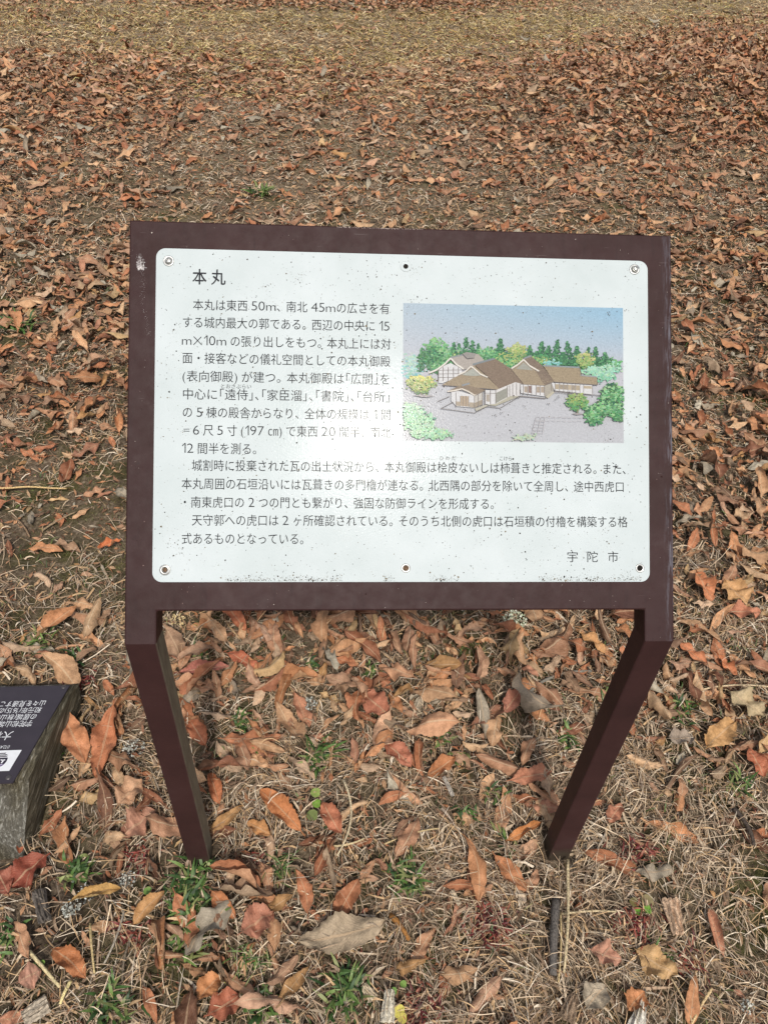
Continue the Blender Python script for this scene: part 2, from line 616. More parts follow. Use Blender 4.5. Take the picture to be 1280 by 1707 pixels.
def rrect(x0, x1, y0, y1, r, seg=8):
    o = []
    for cx, cy, a0 in ((x1-r, y0+r, -90), (x1-r, y1-r, 0), (x0+r, y1-r, 90), (x0+r, y0+r, 180)):
        for i in range(seg+1):
            a = math.radians(a0+90*i/seg)
            o.append((cx+r*math.cos(a), cy+r*math.sin(a)))
    return o


def plate(name, outline, n0, n1, mat, parent, bev=.0005):
    bm = bmesh.new()
    t = [bm.verts.new(panel_pt(x, s, n1)-SLOC) for x, s in outline]
    b = [bm.verts.new(panel_pt(x, s, n0)-SLOC) for x, s in outline]
    bm.faces.new(t)
    bm.faces.new(b[::-1])
    for i in range(len(t)):
        j = (i+1) % len(t)
        bm.faces.new([t[j], t[i], b[i], b[j]])
    bmesh.ops.recalc_face_normals(bm, faces=bm.faces)
    ed = [e for e in bm.edges if e.verts[0] in t and e.verts[1] in t]
    bmesh.ops.bevel(bm, geom=ed, offset=bev, segments=2, affect='EDGES')
    return bm_obj(name, bm, mat, parent)


# ground film skewed very slightly as the photographed plate: its left edge stands a hair higher
FACE = plate('white_plate', rrect(PX0, PX1, PS0, PS1, .0125), .0003, PT+.0003, M_WHITE, SIGN)
NF = PT+.0003        # height of the printed face

# ------------------------------------------------------------------ lettering from glyph outlines
_glyph = {}


def load_glyphs(chars, offset):
    chars = sorted(set(chars)-set(_glyph)-{' ', '\u3000'})
    obs = []
    for ch in chars:
        cu = bpy.data.curves.new('glyph', 'FONT')
        cu.body = ch
        cu.size = 1.0
        cu.resolution_u = 3
        cu.offset = offset
        o = bpy.data.objects.new('glyph', cu)
        COL.objects.link(o)
        obs.append(o)
    bpy.context.view_layer.update()
    dg = bpy.context.evaluated_depsgraph_get()
    for ch, o in zip(chars, obs):
        ev = o.evaluated_get(dg)
        me = ev.to_mesh()
        me.calc_loop_triangles()
        v = np.empty(len(me.vertices)*3)
        me.vertices.foreach_get('co', v)
        tr = np.empty(len(me.loop_triangles)*3, dtype=np.int32)
        me.loop_triangles.foreach_get('vertices', tr)
        v = v.reshape(-1, 3)[:, :2]
        _glyph[ch] = (v, tr.reshape(-1, 3))
        ev.to_mesh_clear()
    for o in obs:
        cu = o.data
        bpy.data.objects.remove(o)
        bpy.data.curves.remove(cu)


def is_wide(ch):
    return ord(ch) > 0x2000 or ch == '×'


def layout(text, lat=1.36):
    """-> list of (glyph verts in em units, tris), total width"""
    x = 0.0
    out = []
    for i_, ch in enumerate(text):
        if ch == ' ':
            x += .26
            continue
        if ch == '\u3000':
            x += 1.0
            continue
        v, t = _glyph[ch]
        v = v.copy()
        if not is_wide(ch):
            w0, w1 = v[:, 0].min(), v[:, 0].max()
            k = 1.12 if ch in '()' else lat
            v[:, 0] = (v[:, 0]-w0)*k+x+.06
            v[:, 1] = v[:, 1]*(1.12 if ch.isdigit() else 1.05)
            x += (w1-w0)*k+.12
        elif ch in '「':
            v[:, 0] += x-.5
            x += .5
        elif ch == '」':
            v[:, 0] += x
            x += .5
        elif ch in '、。':
            v[:, 0] += x
            x += .5 if text[i_+1:i_+2] == '「' or text[i_-1:i_] == '」' else .86
        else:
            v[:, 0] += x
            x += 1.0
        out.append((v, t))
    return out, x


def lettering(name, lines, origin_fn, mat, parent, loc):
    """lines: (text, x0, x1, baseline y, size); origin_fn(x, y) -> world point"""
    obs = []
    for text, x0, x1, y, size in lines:
        gl, tot = layout(text)
        sx = (x1-x0)/tot
        V, F, n = [], [], 0
        for v, t in gl:
            V.append(np.stack([x0+v[:, 0]*sx, y+v[:, 1]*size], -1))
            F.append(t+n)
            n += len(v)
        V = np.concatenate(V)
        F = np.concatenate(F)
        P = origin_fn(V[:, 0], V[:, 1])
        obs.append(mesh_np(name, P, F, mat, smooth=False, parent=parent, loc=loc))
    return obs


# (text, left px, right px, left-end row px, right-end row px) -- rows are the middle of the characters
TXT = [
    ('本 丸', 321, 377, 462, 463, 'title'),
    ('本丸は東西 50m、南北 45mの広さを有', 322, 650, 510, 514, 't'),
    ('する城内最大の郭である。西辺の中央に 15', 304, 650, 539, 543, 't'),
    ('m×10m の張り出しをもつ。本丸上には対', 303, 652, 569, 573, 't'),
    ('面・接客などの儀礼空間としての本丸御殿', 304, 651, 598, 602, 't'),
    ('(表向御殿) が建つ。本丸御殿は「広間」を', 304, 651, 628, 632, 't'),
    ('中心に「遠侍」、「家臣溜」、「書院」、「台所」', 304, 652, 658, 661, 't'),
    ('の 5 棟の殿舎からなり、全体の規模は 1 間', 304, 652, 688, 691, 't'),
    ('＝6 尺 5 寸 (197 ㎝) で東西 20 間半、南北', 303, 652, 718, 720, 't'),
    ('12 間半を測る。', 303, 437, 748, 748, 't'),
    ('城割時に投棄された瓦の出土状況から、本丸御殿は桧皮ないしは柿葺きと推定される。また、', 320, 1050, 778, 780, 't'),
    ('本丸周囲の石垣沿いには瓦葺きの多門櫓が連なる。北西隅の部分を除いて全周し、途中西虎口', 303, 1040, 808, 810, 't'),
    ('・南東虎口の 2 つの門とも繋がり、強固な防御ラインを形成する。', 300, 831, 838, 839, 't'),
    ('天守郭への虎口は 2 ヶ所確認されている。そのうち北側の虎口は石垣積の付櫓を構築する格', 320, 1045, 868, 869, 't'),
    ('式あるものとなっている。', 303, 515, 898, 898, 't'),
    ('宇', 943, 963, 928, 928, 's'), ('陀', 976, 996, 928, 928, 's'), ('市', 1011, 1030, 928, 928, 's'),
    ('とおさぶらい', 368, 420, 644, 645, 'r'), ('ひ', 732, 739, 764, 764, 'r'), ('わ', 742, 749, 764, 764, 'r'),
    ('だ', 752, 760, 764, 764, 'r'), ('こけら', 831, 853, 764, 765, 'r'),
]
MARKER_TXT = ['山々を見通すことが', '和元年(1615)', 'の居城(秋山城', '宇陀松山城', '大和', '012A']
LATIN = '0123456789m()'
load_glyphs(LATIN, -0.008)


def quads_glyph(qs):
    V, F = [], []
    for q in qs:
        n = len(V)
        V += list(q)
        F += [[n, n+1, n+2], [n, n+2, n+3]]
    return np.array(V, float), np.array(F)


_glyph['1'] = quads_glyph([[(.20, 0), (.27, 0), (.27, .72), (.20, .72)], [(.02, .52), (.06, .47), (.20, .64), (.20, .72)]])
_glyph['×'] = quads_glyph([[(.10, .04), (.15, -.01), (.85, .67), (.80, .72)], [(.10, .67), (.85, -.01), (.90, .04), (.15, .72)]])
_glyph['＝'] = quads_glyph([[(.2, .25), (.75, .25), (.75, .30), (.2, .30)], [(.2, .42), (.75, .42), (.75, .47), (.2, .47)]])
load_glyphs(''.join(t[0] for t in TXT), 0.0)


def panel_world(x, y, n=NF+.00012):
    return P0+np.outer(x, [1, 0, 0])+np.outer(y, PU)+PN*n


for text, u0, u1, v0, v1, kd in TXT:
    x0, s0 = panel_xy(u0, v0)
    x1, s1 = panel_xy(u1, v1)
    s = (s0+s1)/2
    size = {'title': .0225, 't': .0163, 's': .0163, 'r': .0068}[kd]
    nm = {'title': 'title', 't': 'text_line', 's': 'signature_character', 'r': 'reading_gloss'}[kd]
    if kd == 'title':
        # bolder heading: drawn twice as thick by a second, slightly shifted layer of outlines
        gl, tot = layout(text)
        V, F, n = [], [], 0
        for dx, dy, dn in ((0, 0, 0), (.00028, .0002, .00002), (-.00028, -.0002, .00004)):
            for v, t in gl:
                V.append(np.stack([x0+dx+v[:, 0]*(x1-x0)/tot, s-size*.38+dy+v[:, 1]*size, v[:, 0]*0+dn], -1))
                F.append(t+n)
                n += len(v)
        V = np.concatenate(V)
        P = panel_world(V[:, 0], V[:, 1])+V[:, 2:]*PN
        mesh_np(nm, P, np.concatenate(F), M_INK, smooth=False, parent=SIGN, loc=SLOC)
    else:
        lettering(nm, [(text, x0, x1, s-size*.38, size)], panel_world, M_INK, SIGN, SLOC)

# ------------------------------------------------------------------ printed picture, drawn as flat layers
class Art:
    """flat print: polygons in the picture's own coordinates (1280 x 832 drawing units), stacked a few microns apart"""
    def __init__(self):
        self.V, self.F, self.C, self.k = [], [], [], 0

    def poly(self, pts, col, layer=None):
        self.k += 1
        z = self.k*.000004
        n = len(self.V)
        c = lin(col)
        for p in pts:
            self.V.append((p[0], p[1], z))
            self.C.append(c)
        self.F.append(list(range(n, n+len(pts))))

    def quadgrad(self, x0, y0, x1, y1, fn, nx=12, ny=10):
        self.k += 1
        n = len(self.V)
        for j in range(ny+1):
            for i in range(nx+1):
                a, b = i/nx, j/ny
                self.V.append((x0+(x1-x0)*a, y0+(y1-y0)*b, self.k*.000004))
                self.C.append(lin(fn(a, b)))
        for j in range(ny):
            for i in range(nx):
                q = n+j*(nx+1)+i
                self.F.append([q, q+1, q+nx+2, q+nx+1])

    def line(self, pts, w, col):
        for (ax, ay), (bx, by) in zip(pts[:-1], pts[1:]):
            L = math.hypot(bx-ax, by-ay) or 1
            nx_, ny_ = -(by-ay)/L*w/2, (bx-ax)/L*w/2
            self.poly([(ax+nx_, ay+ny_), (bx+nx_, by+ny_), (bx-nx_, by-ny_), (ax-nx_, ay-ny_)], col)

    def grain(self, pts, n, cols, r=3):
        xs, ys = [p[0] for p in pts], [p[1] for p in pts]
        k_ = 0
        while k_ < n:
            x, y = random.uniform(min(xs), max(xs)), random.uniform(min(ys), max(ys))
            c = False
            j = len(pts)-1
            for i in range(len(pts)):
                if (ys[i] > y) != (ys[j] > y) and x < (xs[j]-xs[i])*(y-ys[i])/(ys[j]-ys[i])+xs[i]: c = not c
                j = i
            k_ += 1
            if c: self.dab(x, y, r*random.uniform(.6, 1.3), random.choice(cols), .5)

    def dab(self, x, y, r, col, sq=.7):
        m = 5
        a0 = random.random()*6.28
        rr = [r*random.uniform(.6, 1.15) for _ in range(m)]
        self.poly([(x+rr[i]*math.cos(a0+i*6.28/m), y+sq*rr[i]*math.sin(a0+i*6.28/m)) for i in range(m)], col)

    def foliage(self, cx, cy, rx, ry, n, cols, r=7, clip=None):
        for i in range(n):
            a = random.random()*6.28
            q = math.sqrt(random.random())*random.uniform(.85, 1.08)
            x, y = cx+rx*q*math.cos(a), cy+ry*q*math.sin(a)
            x += 7*math.sin(y*.17+cx)+random.gauss(0, 5)
            y += 6*math.sin(x*.13+cy)+random.gauss(0, 4)
            lightness = (-(y-cy)/ry*.5+.5)*.6+random.random()*.55
            c = cols[min(len(cols)-1, max(0, int(lightness*len(cols))))]
            if clip and not (clip[0] < x < clip[2] and clip[1] < y < clip[3]): continue
            c = tuple(min(255, max(0, q_+random.uniform(-12, 12))) for q_ in c)
            self.dab(x, y, r*random.uniform(.5, 1.2), c)

    def cedar(self, x, top, bot, w, cols, n=110, r=7.5):
        for i in range(n):
            t = random.random()**.75
            y = top+(bot-top)*t
            ww = 1.35*w*(.10+.9*t)*(.8+.3*math.sin(t*26))
            xx = x+random.uniform(-1, 1)*ww
            c = random.choice(cols)
            if xx < x-ww*.2: c = tuple(min(255, q*1.12) for q in c)
            self.dab(xx, y, r*random.uniform(.5, 1.1), c)


A = Art()
CX0, CY0, CX1, CY1 = 38, 49, 1208, 792       # picture extent in drawing units
def sky_col(a, b):
    l, r_ = np.array([180, 196, 208]), np.array([150, 188, 212])
    g = np.array([194, 195, 202])
    c = l*(1-a)+r_*a
    t = min(1, max(0, (b-.05)/.42))
    c = c*(1-t)+g*t
    if b > .6: c = np.array([190, 192, 197])
    return c
A.quadgrad(CX0, CY0, CX1, CY1, sky_col, 16, 22)
GR = [(52, 104, 72), (66, 128, 84), (88, 152, 98), (118, 176, 120), (150, 196, 144)]
DK = [(40, 88, 66), (52, 108, 74), (70, 132, 84), (96, 152, 104)]
YL = [(96, 138, 84), (130, 164, 98), (164, 180, 112), (192, 196, 136)]
TQ = [(96, 160, 160), (126, 188, 186), (160, 208, 204)]
PG = [(120, 180, 150), (146, 200, 168), (172, 214, 186)]
A.foliage(95, 400, 60, 80, 150, TQ+[(170, 200, 190)], 10)
A.foliage(75, 380, 36, 70, 70, [(160, 195, 180), (180, 205, 192)], 10, (42, 52, 1200, 780))
for q_ in range(26):
    A.foliage(150+q_*39, 348+10*math.sin(q_*1.7)+q_*.6, 38, 26, 80, DK+GR[:2], 8)
for x, t, b, w in ((135, 285, 420, 26), (303, 250, 350, 22), (330, 262, 350, 18), (368, 225, 340, 30), (402, 245, 345, 24),
                   (433, 262, 340, 20), (500, 278, 350, 18), (258, 262, 360, 22)):
    A.cedar(x, t, b, w, DK, 130)
A.foliage(215, 300, 62, 62, 330, GR, 9)
A.foliage(250, 350, 85, 55, 300, GR, 9)
A.foliage(185, 350, 62, 62, 240, DK+GR[:2], 9)
A.foliage(235, 405, 60, 30, 110, GR, 8)
A.foliage(330, 320, 55, 22, 130, YL+GR, 8)
A.foliage(482, 325, 60, 40, 260, GR, 8)
A.cedar(550, 232, 345, 34, DK, 220)
A.foliage(640, 305, 52, 45, 260, YL, 8)
A.foliage(585, 350, 60, 42, 260, [GR[2], GR[3], YL[2], GR[1]], 8)
for x, t, b, w in ((706, 268, 345, 26), (768, 243, 355, 34), (806, 265, 360, 28), (851, 232, 370, 36), (908, 242, 370, 34),
                   (958, 268, 372, 30), (1018, 272, 372, 26), (1056, 266, 385, 30), (1108, 296, 390, 32), (880, 300, 372, 34), (740, 300, 352, 26)):
    A.cedar(x, t, b, w, DK+GR[:2], 210)
A.foliage(760, 345, 52, 24, 130, [GR[3], YL[2], GR[2]], 7)
A.foliage(1000, 345, 45, 45, 240, YL, 8)
A.foliage(820, 362, 46, 14, 70, TQ, 7)
A.foliage(1160, 370, 40, 36, 170, PG+GR[2:4], 8, (42, 52, 1200, 780))
A.foliage(1090, 415, 70, 45, 330, PG, 9)
A.foliage(1015, 405, 32, 20, 80, PG, 8)
# ground of the courtyard
# rear-left gabled building
RO, RO2, RO3 = (152, 132, 118), (132, 112, 98), (120, 100, 88)
WL, TM, LN = (214, 214, 214), (150, 140, 134), (122, 114, 110)
A.poly([(222, 400), (285, 372), (345, 400), (345, 440), (240, 482), (222, 480)], WL)
for x in (222, 246, 272, 300, 326): A.line([(x, 395), (x, 470)], 4, LN)
for y in (412, 432, 452): A.line([(220, y), (345, y-4)], 3, LN)
A.poly([(285, 342), (345, 325), (430, 320), (462, 352), (405, 392), (350, 408), (318, 382)], (172, 164, 156))
A.line([(285, 342), (350, 326), (395, 330)], 8, (140, 146, 148))
A.poly([(345, 322), (370, 310), (420, 318), (412, 334), (382, 350), (362, 345)], (150, 146, 142))
A.line([(348, 324), (372, 348), (410, 342)], 5, (84, 80, 80))
A.line([(172, 428), (215, 408), (258, 375), (285, 345), (312, 376), (352, 402)], 9, (226, 222, 212))
A.line([(172, 433), (215, 414), (258, 381), (285, 352), (312, 382), (352, 408)], 3, LN)
# main hall
A.poly([(245, 488), (300, 452), (345, 430), (408, 382), (475, 440), (545, 512), (240, 492)], (158, 142, 118))
A.poly([(408, 378), (520, 344), (600, 395), (668, 476), (545, 512), (475, 436)], (132, 114, 98))
A.poly([(345, 436), (400, 398), (455, 436), (400, 440)], (168, 170, 160))
A.grain([(245, 488), (300, 452), (345, 430), (475, 440), (545, 512)], 700, [(166, 150, 124), (142, 126, 104), (178, 162, 136), (152, 136, 112)])
A.grain([(408, 378), (520, 344), (600, 395), (668, 476), (545, 512), (475, 436)], 900, [(138, 122, 104), (120, 104, 90), (150, 134, 114)])
A.poly([(345, 436), (400, 398), (455, 436), (400, 440)], (168, 170, 160))
A.line([(325, 436), (362, 418), (392, 388), (404, 396), (440, 428), (480, 446)], 8, (224, 218, 206))
A.line([(325, 440), (362, 423), (392, 394), (404, 402), (440, 434), (480, 450)], 2.5, LN)
A.line([(402, 378), (516, 343)], 10, (128, 136, 140))
A.line([(240, 492), (545, 513), (668, 478)], 3, LN)
# main hall walls
A.poly([(466, 515), (522, 515), (522, 598), (466, 590)], WL)
A.poly([(522, 515), (625, 470), (655, 476), (650, 545), (522, 598)], (214, 212, 210))
A.poly([(524, 530), (582, 500), (582, 552), (524, 585)], (150, 150, 140))
for x in (466, 494, 522): A.line([(x, 515), (x, 595)], 4, LN)
for x, y0, y1 in ((584, 492, 562), (596, 488, 556), (612, 480, 548), (632, 476, 542), (650, 476, 540)): A.line([(x, y0), (x, y1)], 3.5, LN)
A.poly([(472, 538), (490, 538), (490, 578), (472, 576)], (170, 160, 148))
A.line([(466, 532), (522, 532)], 3, LN)
A.poly([(470, 596), (522, 600), (650, 545), (600, 545), (524, 588)], (178, 174, 156))
A.line([(440, 600), (545, 612), (640, 552)], 3, LN)
# entrance porch
A.poly([(288, 530), (315, 520), (410, 545), (410, 612), (315, 605), (288, 575)], WL)
A.poly([(410, 545), (452, 520), (452, 592), (412, 612)], (196, 192, 184))
A.poly([(336, 548), (380, 550), (380, 606), (336, 602)], (176, 158, 136))
for x in (336, 350, 365, 380): A.line([(x, 548), (x, 606)], 2.5, LN)
A.poly([(312, 578), (336, 580), (336, 604), (312, 602)], (172, 160, 142))
A.poly([(382, 582), (410, 584), (410, 612), (382, 608)], (172, 160, 142))
A.poly([(412, 585), (450, 568), (450, 592), (412, 612)], (160, 148, 130))
for x in (313, 410, 430, 452): A.line([(x, 530), (x, 610)], 3.5, LN)
A.poly([(270, 524), (320, 500), (365, 488), (400, 498), (468, 514), (410, 548), (385, 530), (350, 512), (310, 522)], (140, 124, 106))
A.line([(268, 526), (305, 520), (345, 510), (378, 524), (412, 545), (420, 542)], 7, (222, 214, 200))
A.line([(268, 530), (305, 526), (345, 516), (378, 531), (412, 550)], 2.5, LN)
A.line([(345, 492), (385, 480)], 9, (140, 146, 150))
A.line([(412, 548), (468, 516)], 3, LN)
A.line([(235, 618), (300, 582)], 3, LN)
A.line([(235, 618), (410, 640), (480, 602)], 3, LN)
A.line([(215, 582), (280, 552)], 3, LN)
A.poly([(412, 616), (470, 594), (480, 600), (420, 630)], (184, 180, 164))
# second hall
A.poly([(602, 398), (640, 372), (672, 346), (720, 396), (830, 466), (782, 486), (670, 482)], (158, 142, 118))
A.poly([(672, 342), (708, 326), (768, 376), (832, 462), (782, 486), (735, 410)], (128, 112, 98))
A.grain([(602, 398), (640, 372), (672, 346), (720, 396), (830, 466), (782, 486), (670, 482)], 800, [(166, 150, 124), (142, 126, 104), (178, 162, 136), (152, 136, 112)])
A.grain([(672, 342), (708, 326), (768, 376), (832, 462), (782, 486), (735, 410)], 600, [(138, 122, 104), (120, 104, 90), (150, 134, 114)])
A.poly([(630, 398), (670, 362), (720, 404)], (160, 160, 150))
A.line([(605, 396), (640, 374), (670, 346), (700, 378), (752, 408)], 8, (224, 218, 206))
A.line([(606, 401), (640, 380), (670, 353), (700, 384), (752, 413)], 2.5, LN)
A.line([(668, 342), (712, 324)], 9, (140, 144, 146))
A.line([(600, 396), (668, 478)], 3, (110, 96, 86))
A.line([(668, 482), (783, 487), (832, 462)], 3, LN)
A.poly([(655, 482), (780, 488), (780, 545), (655, 528)], WL)
A.poly([(780, 488), (828, 468), (828, 520), (782, 545)], (170, 164, 152))
for x in (668, 692, 712, 735, 757, 780): A.line([(x, 484), (x, 538)], 3.5, LN)
for x0 in (670, 735, 758): A.poly([(x0+3, 492), (x0+20, 492), (x0+20, 525), (x0+3, 524)], (170, 156, 140))
A.poly([(695, 488), (710, 488), (710, 528), (695, 526)], (138, 116, 108))
A.line([(640, 545), (785, 556), (832, 524)], 4, LN)
A.poly([(785, 545), (828, 516), (834, 522), (800, 556)], (186, 180, 160))
# long wing
A.poly([(775, 378), (968, 386), (975, 428), (1062, 436), (1064, 476), (832, 464)], (160, 144, 118))
A.grain([(775, 378), (968, 386), (975, 428), (1062, 436), (1064, 476), (832, 464)], 900, [(166, 150, 124), (142, 126, 104), (178, 162, 136), (152, 136, 112)])
A.line([(772, 377), (968, 384)], 8, (140, 152, 154))
A.line([(972, 427), (1060, 434)], 7, (150, 156, 156))
A.line([(968, 384), (978, 428)], 4, (110, 100, 92))
A.line([(832, 466), (1064, 478)], 4, LN)
A.line([(1060, 434), (1065, 478)], 3, LN)
A.poly([(818, 470), (1036, 480), (1036, 530), (834, 512)], WL)
for x0, x1 in ((838, 858), (862, 880), (884, 902), (905, 924), (928, 944), (948, 968), (990, 1032)):
    y = 470+(x0-818)*.045
    A.poly([(x0, y+6), (x1, y+7), (x1, y+(34 if x1 < 990 else 22)), (x0, y+(33 if x1 < 990 else 21))], random.choice([(176, 162, 138), (160, 148, 130), (186, 172, 148)]))
for x in (818, 836, 860, 882, 904, 926, 946, 969, 989, 1036): A.line([(x, 470+(x-818)*.045), (x, 514+(x-818)*.06)], 3, LN)
A.line([(834, 516), (1036, 532), (1080, 536)], 3, LN)
A.line([(834, 522), (1000, 536)], 2, (150, 144, 142))
# stone path sketched in grey
for i in range(9):
    x = 735+i*28
    A.line([(x, 658+random.uniform(-2, 2)), (x+22, 658+random.uniform(-3, 3))], 2, (184, 178, 180))
    A.line([(x, 676+random.uniform(-2, 2)), (x+20, 678+random.uniform(-3, 3))], 1.6, (186, 181, 183))
for x0, x1 in ((735, 712), (760, 742), (782, 770)):
    A.line([(x0, 660), (x1, 748)], 2, (184, 178, 180))
for i in range(5): A.line([(730-i*4, 680+i*16), (780-i*3, 682+i*16)], 1.6, (186, 181, 183))
# foreground trees
A.foliage(132, 478, 78, 34, 330, YL+[(220, 215, 130)], 8, (42, 52, 1200, 780))
A.foliage(130, 515, 50, 26, 150, YL, 7)
A.line([(132, 535), (134, 552)], 5, (150, 140, 110))
A.poly([(85, 550), (130, 545), (205, 552), (150, 560)], (168, 162, 160))
A.foliage(955, 575, 58, 46, 330, [GR[1], GR[2], YL[1], YL[2]], 8)
A.line([(955, 612), (955, 638)], 6, (120, 104, 84))
A.poly([(925, 638), (955, 632), (990, 638), (955, 644)], (158, 152, 150))
for a in ((1150, 540, 70, 70, 560), (1045, 640, 48, 58, 330), (1165, 620, 40, 52, 220), (1100, 600, 50, 40, 230)):
    A.foliage(*a, GR+[GR[0]], 9, (42, 52, 1203, 786))
A.foliage(120, 690, 90, 60, 420, [(140, 190, 150), (160, 205, 165), (180, 214, 180), (110, 165, 125)], 9, (42, 52, 1200, 786))
A.foliage(80, 640, 60, 50, 240, [(150, 195, 160), (172, 210, 178), (190, 220, 190)], 9, (42, 52, 1200, 786))
A.foliage(180, 755, 110, 30, 300, [(130, 184, 140), (155, 202, 160), (178, 212, 176)], 9, (42, 52, 1200, 788))
A.foliage(670, 770, 60, 16, 90, [(190, 205, 180), (180, 200, 172)], 8, (42, 52, 1200, 788))
for x, y in ((620, 545), (640, 552), (672, 600), (855, 545), (840, 560), (905, 530), (915, 520), (800, 580), (550, 640), (520, 655), (604, 738)):
    for q in range(4): A.dab(x+random.uniform(-7, 7), y+random.uniform(-7, 7), random.uniform(1.5, 4), (96, 88, 84))
c00, c11 = panel_xy(671, 505), panel_xy(1039, 737)
c10 = panel_xy(1036, 515)
c01 = panel_xy(672, 737)
AX0, AX1 = (c00[0]+c01[0])/2, (c10[0]+c11[0])/2
AS1, AS0 = (c00[1]+c10[1])/2, (c01[1]+c11[1])/2
AV = np.array(A.V)
ax = AX0+(AV[:, 0]-CX0)/(CX1-CX0)*(AX1-AX0)
asy = AS1-(AV[:, 1]-CY0)/(CY1-CY0)*(AS1-AS0)
AP = P0+np.outer(ax, [1, 0, 0])+np.outer(asy, PU)+np.outer(NF+.00010+AV[:, 2]*.08, PN)
mesh_list('printed_picture', AP, A.F, M_PRINT, SIGN, SLOC, cols=(np.array(A.C)*.80+.035)*.82)

# ------------------------------------------------------------------ dirt specks, scratches, screws
def specks(name, pts, sizes, cols, mat, n0, parent, kind='stuff'):
    m = 6
    N = len(pts)
    a = rng.random((N, 1))*6.28+np.arange(m)*2*np.pi/m
    rr = sizes[:, None]*rng.uniform(.55, 1.2, (N, m))
    x = pts[:, :1]+rr*np.cos(a)
    y = pts[:, 1:]+rr*np.sin(a)
    z = n0+rng.random((N, 1))*.0001+0*x
    P = P0+x[..., None]*np.array([1, 0, 0])+y[..., None]*PU+z[..., None]*PN
    F = np.arange(N*m).reshape(N, m)
    o = mesh_np(name, P.reshape(-1, 3), F, mat, np.repeat(cols, m, 0), smooth=False, parent=parent, loc=SLOC)
    if kind: o['kind'] = kind
    return o


N = 5200
sx = rng.uniform(PX0+.003, PX1-.003, N)
ss = rng.uniform(PS0+.002, PS1-.003, N)
keep = rng.random(N) < .25+.75*vn(sx*22, ss*22, 31)**1.5*1.6
sx, ss = sx[keep], ss[keep]
cl_x, cl_s = [], []
for _ in range(55):                       # scattered clusters
    x, y = rng.uniform(PX0+.02, PX1-.02), rng.uniform(PS0+.01, PS1-.02)
    q = rng.integers(5, 18)
    cl_x.append(x+rng.normal(0, .0045, q))
    cl_s.append(y+rng.normal(0, .0045, q))
ex = rng.uniform(PX0+.012, PX1-.012, 1900)  # grime along the lower edge
ex = ex[vn(ex*26, ex*0, 44) > .42]
es = PS0+.0008+np.abs(rng.normal(0, .0042, len(ex)))
allx = np.concatenate([sx]+cl_x+[ex])
alls = np.concatenate([ss]+cl_s+[es])
ok = (allx > PX0+.002) & (allx < PX1-.002) & (alls > PS0+.0012) & (alls < PS1-.002)
allx, alls = allx[ok], alls[ok]
sz = np.minimum(.00020*np.exp(np.abs(rng.normal(0, .72, len(allx)))), .0013)
cc = lin(np.array([[40, 34, 30], [70, 58, 46], [110, 95, 70], [50, 46, 44]])[rng.integers(0, 4, len(allx))])
specks('dirt_speck', np.stack([allx, alls], -1), sz, cc, M_DIRT, NF+.0003, SIGN)
# pale specks of paint loss on the brown frame
fx = rng.uniform(.003, W-.003, 1500)
fs = rng.uniform(.003, PL-.003, 1500)
ok = ((fx < PX0-.002) | (fx > PX1+.002) | (fs > PS1+.002) | (fs < PS0-.002)) & ((fs > RB+.003) | (fx < LW-.003) | (fx > W-LW+.003))
fx, fs = fx[ok], fs[ok]
specks('paint_chip', np.stack([fx, fs], -1), .00022*np.exp(np.abs(rng.normal(0, .55, len(fx)))),
       lin(np.array([[190, 180, 170], [120, 100, 95], [40, 22, 20], [44, 26, 24], [38, 22, 22]])[rng.integers(0, 5, len(fx))]), M_DIRT, .0002, SIGN)
tx0, _q = panel_xy(562, 374)
tx1, _q = panel_xy(706, 380)
wx = rng.uniform(tx0, tx1, 150)
specks('edge_wear', np.stack([wx, PL-.0014-np.abs(rng.normal(0, .0005, 150))], -1), rng.uniform(.0002, .0006, 150),
       np.repeat(lin(np.array([[176, 160, 150]])), 150, 0), M_DIRT, .0001, SIGN)
# bird dropping streak at the upper left
bx, bs_ = panel_xy(235, 448)
tx, ts = panel_xy(233, 424)
q = 260
t = rng.random(q)**1.6
px_ = bx+(tx-bx)*t+rng.normal(0, 1, q)*(.0028-.001*t)
py_ = bs_+(ts-bs_)*t+rng.normal(0, .0012, q)
t2 = rng.random(150)
dx, ds = panel_xy(246, 560)
px2 = bx+(dx-bx)*t2+rng.normal(0, .0016, 150)+.002*np.sin(t2*9)
py2 = bs_+(ds-bs_)*t2
zsz = np.concatenate([.00075*(1.25-t)*rng.uniform(.5, 1.2, q), .00020*rng.uniform(.4, 1.3, 150)])
o = specks('bird_dropping', np.stack([np.concatenate([px_, px2]), np.concatenate([py_, py2])], -1), zsz,
           lin(np.array([[205, 200, 196], [180, 174, 174], [150, 140, 138]])[rng.integers(0, 3, q+150)]), M_DIRT, .0006, SIGN, None)
# smears of grey dust low down on the right
# scratches across the plate
for (a, b, wv) in (((560, 775), (775, 762), .00022), ((530, 680), (600, 668), .00015)):
    x0, s0 = panel_xy(*a)
    x1, s1 = panel_xy(*b)
    n_ = 14
    tt = np.linspace(0, 1, n_)
    xs = x0+(x1-x0)*tt
    ys = s0+(s1-s0)*tt+.0006*np.sin(tt*5)
    wd = wv*np.sin(np.pi*tt)**.5
    V = np.concatenate([panel_world(xs, ys+wd, NF+.00025), panel_world(xs, ys-wd, NF+.00025)])
    F = [[i, i+1, n_+i+1, n_+i] for i in range(n_-1)]
    mesh_list('scratch', V, F, m_simple('scratch', (.42, .43, .42), .5), SIGN, SLOC)


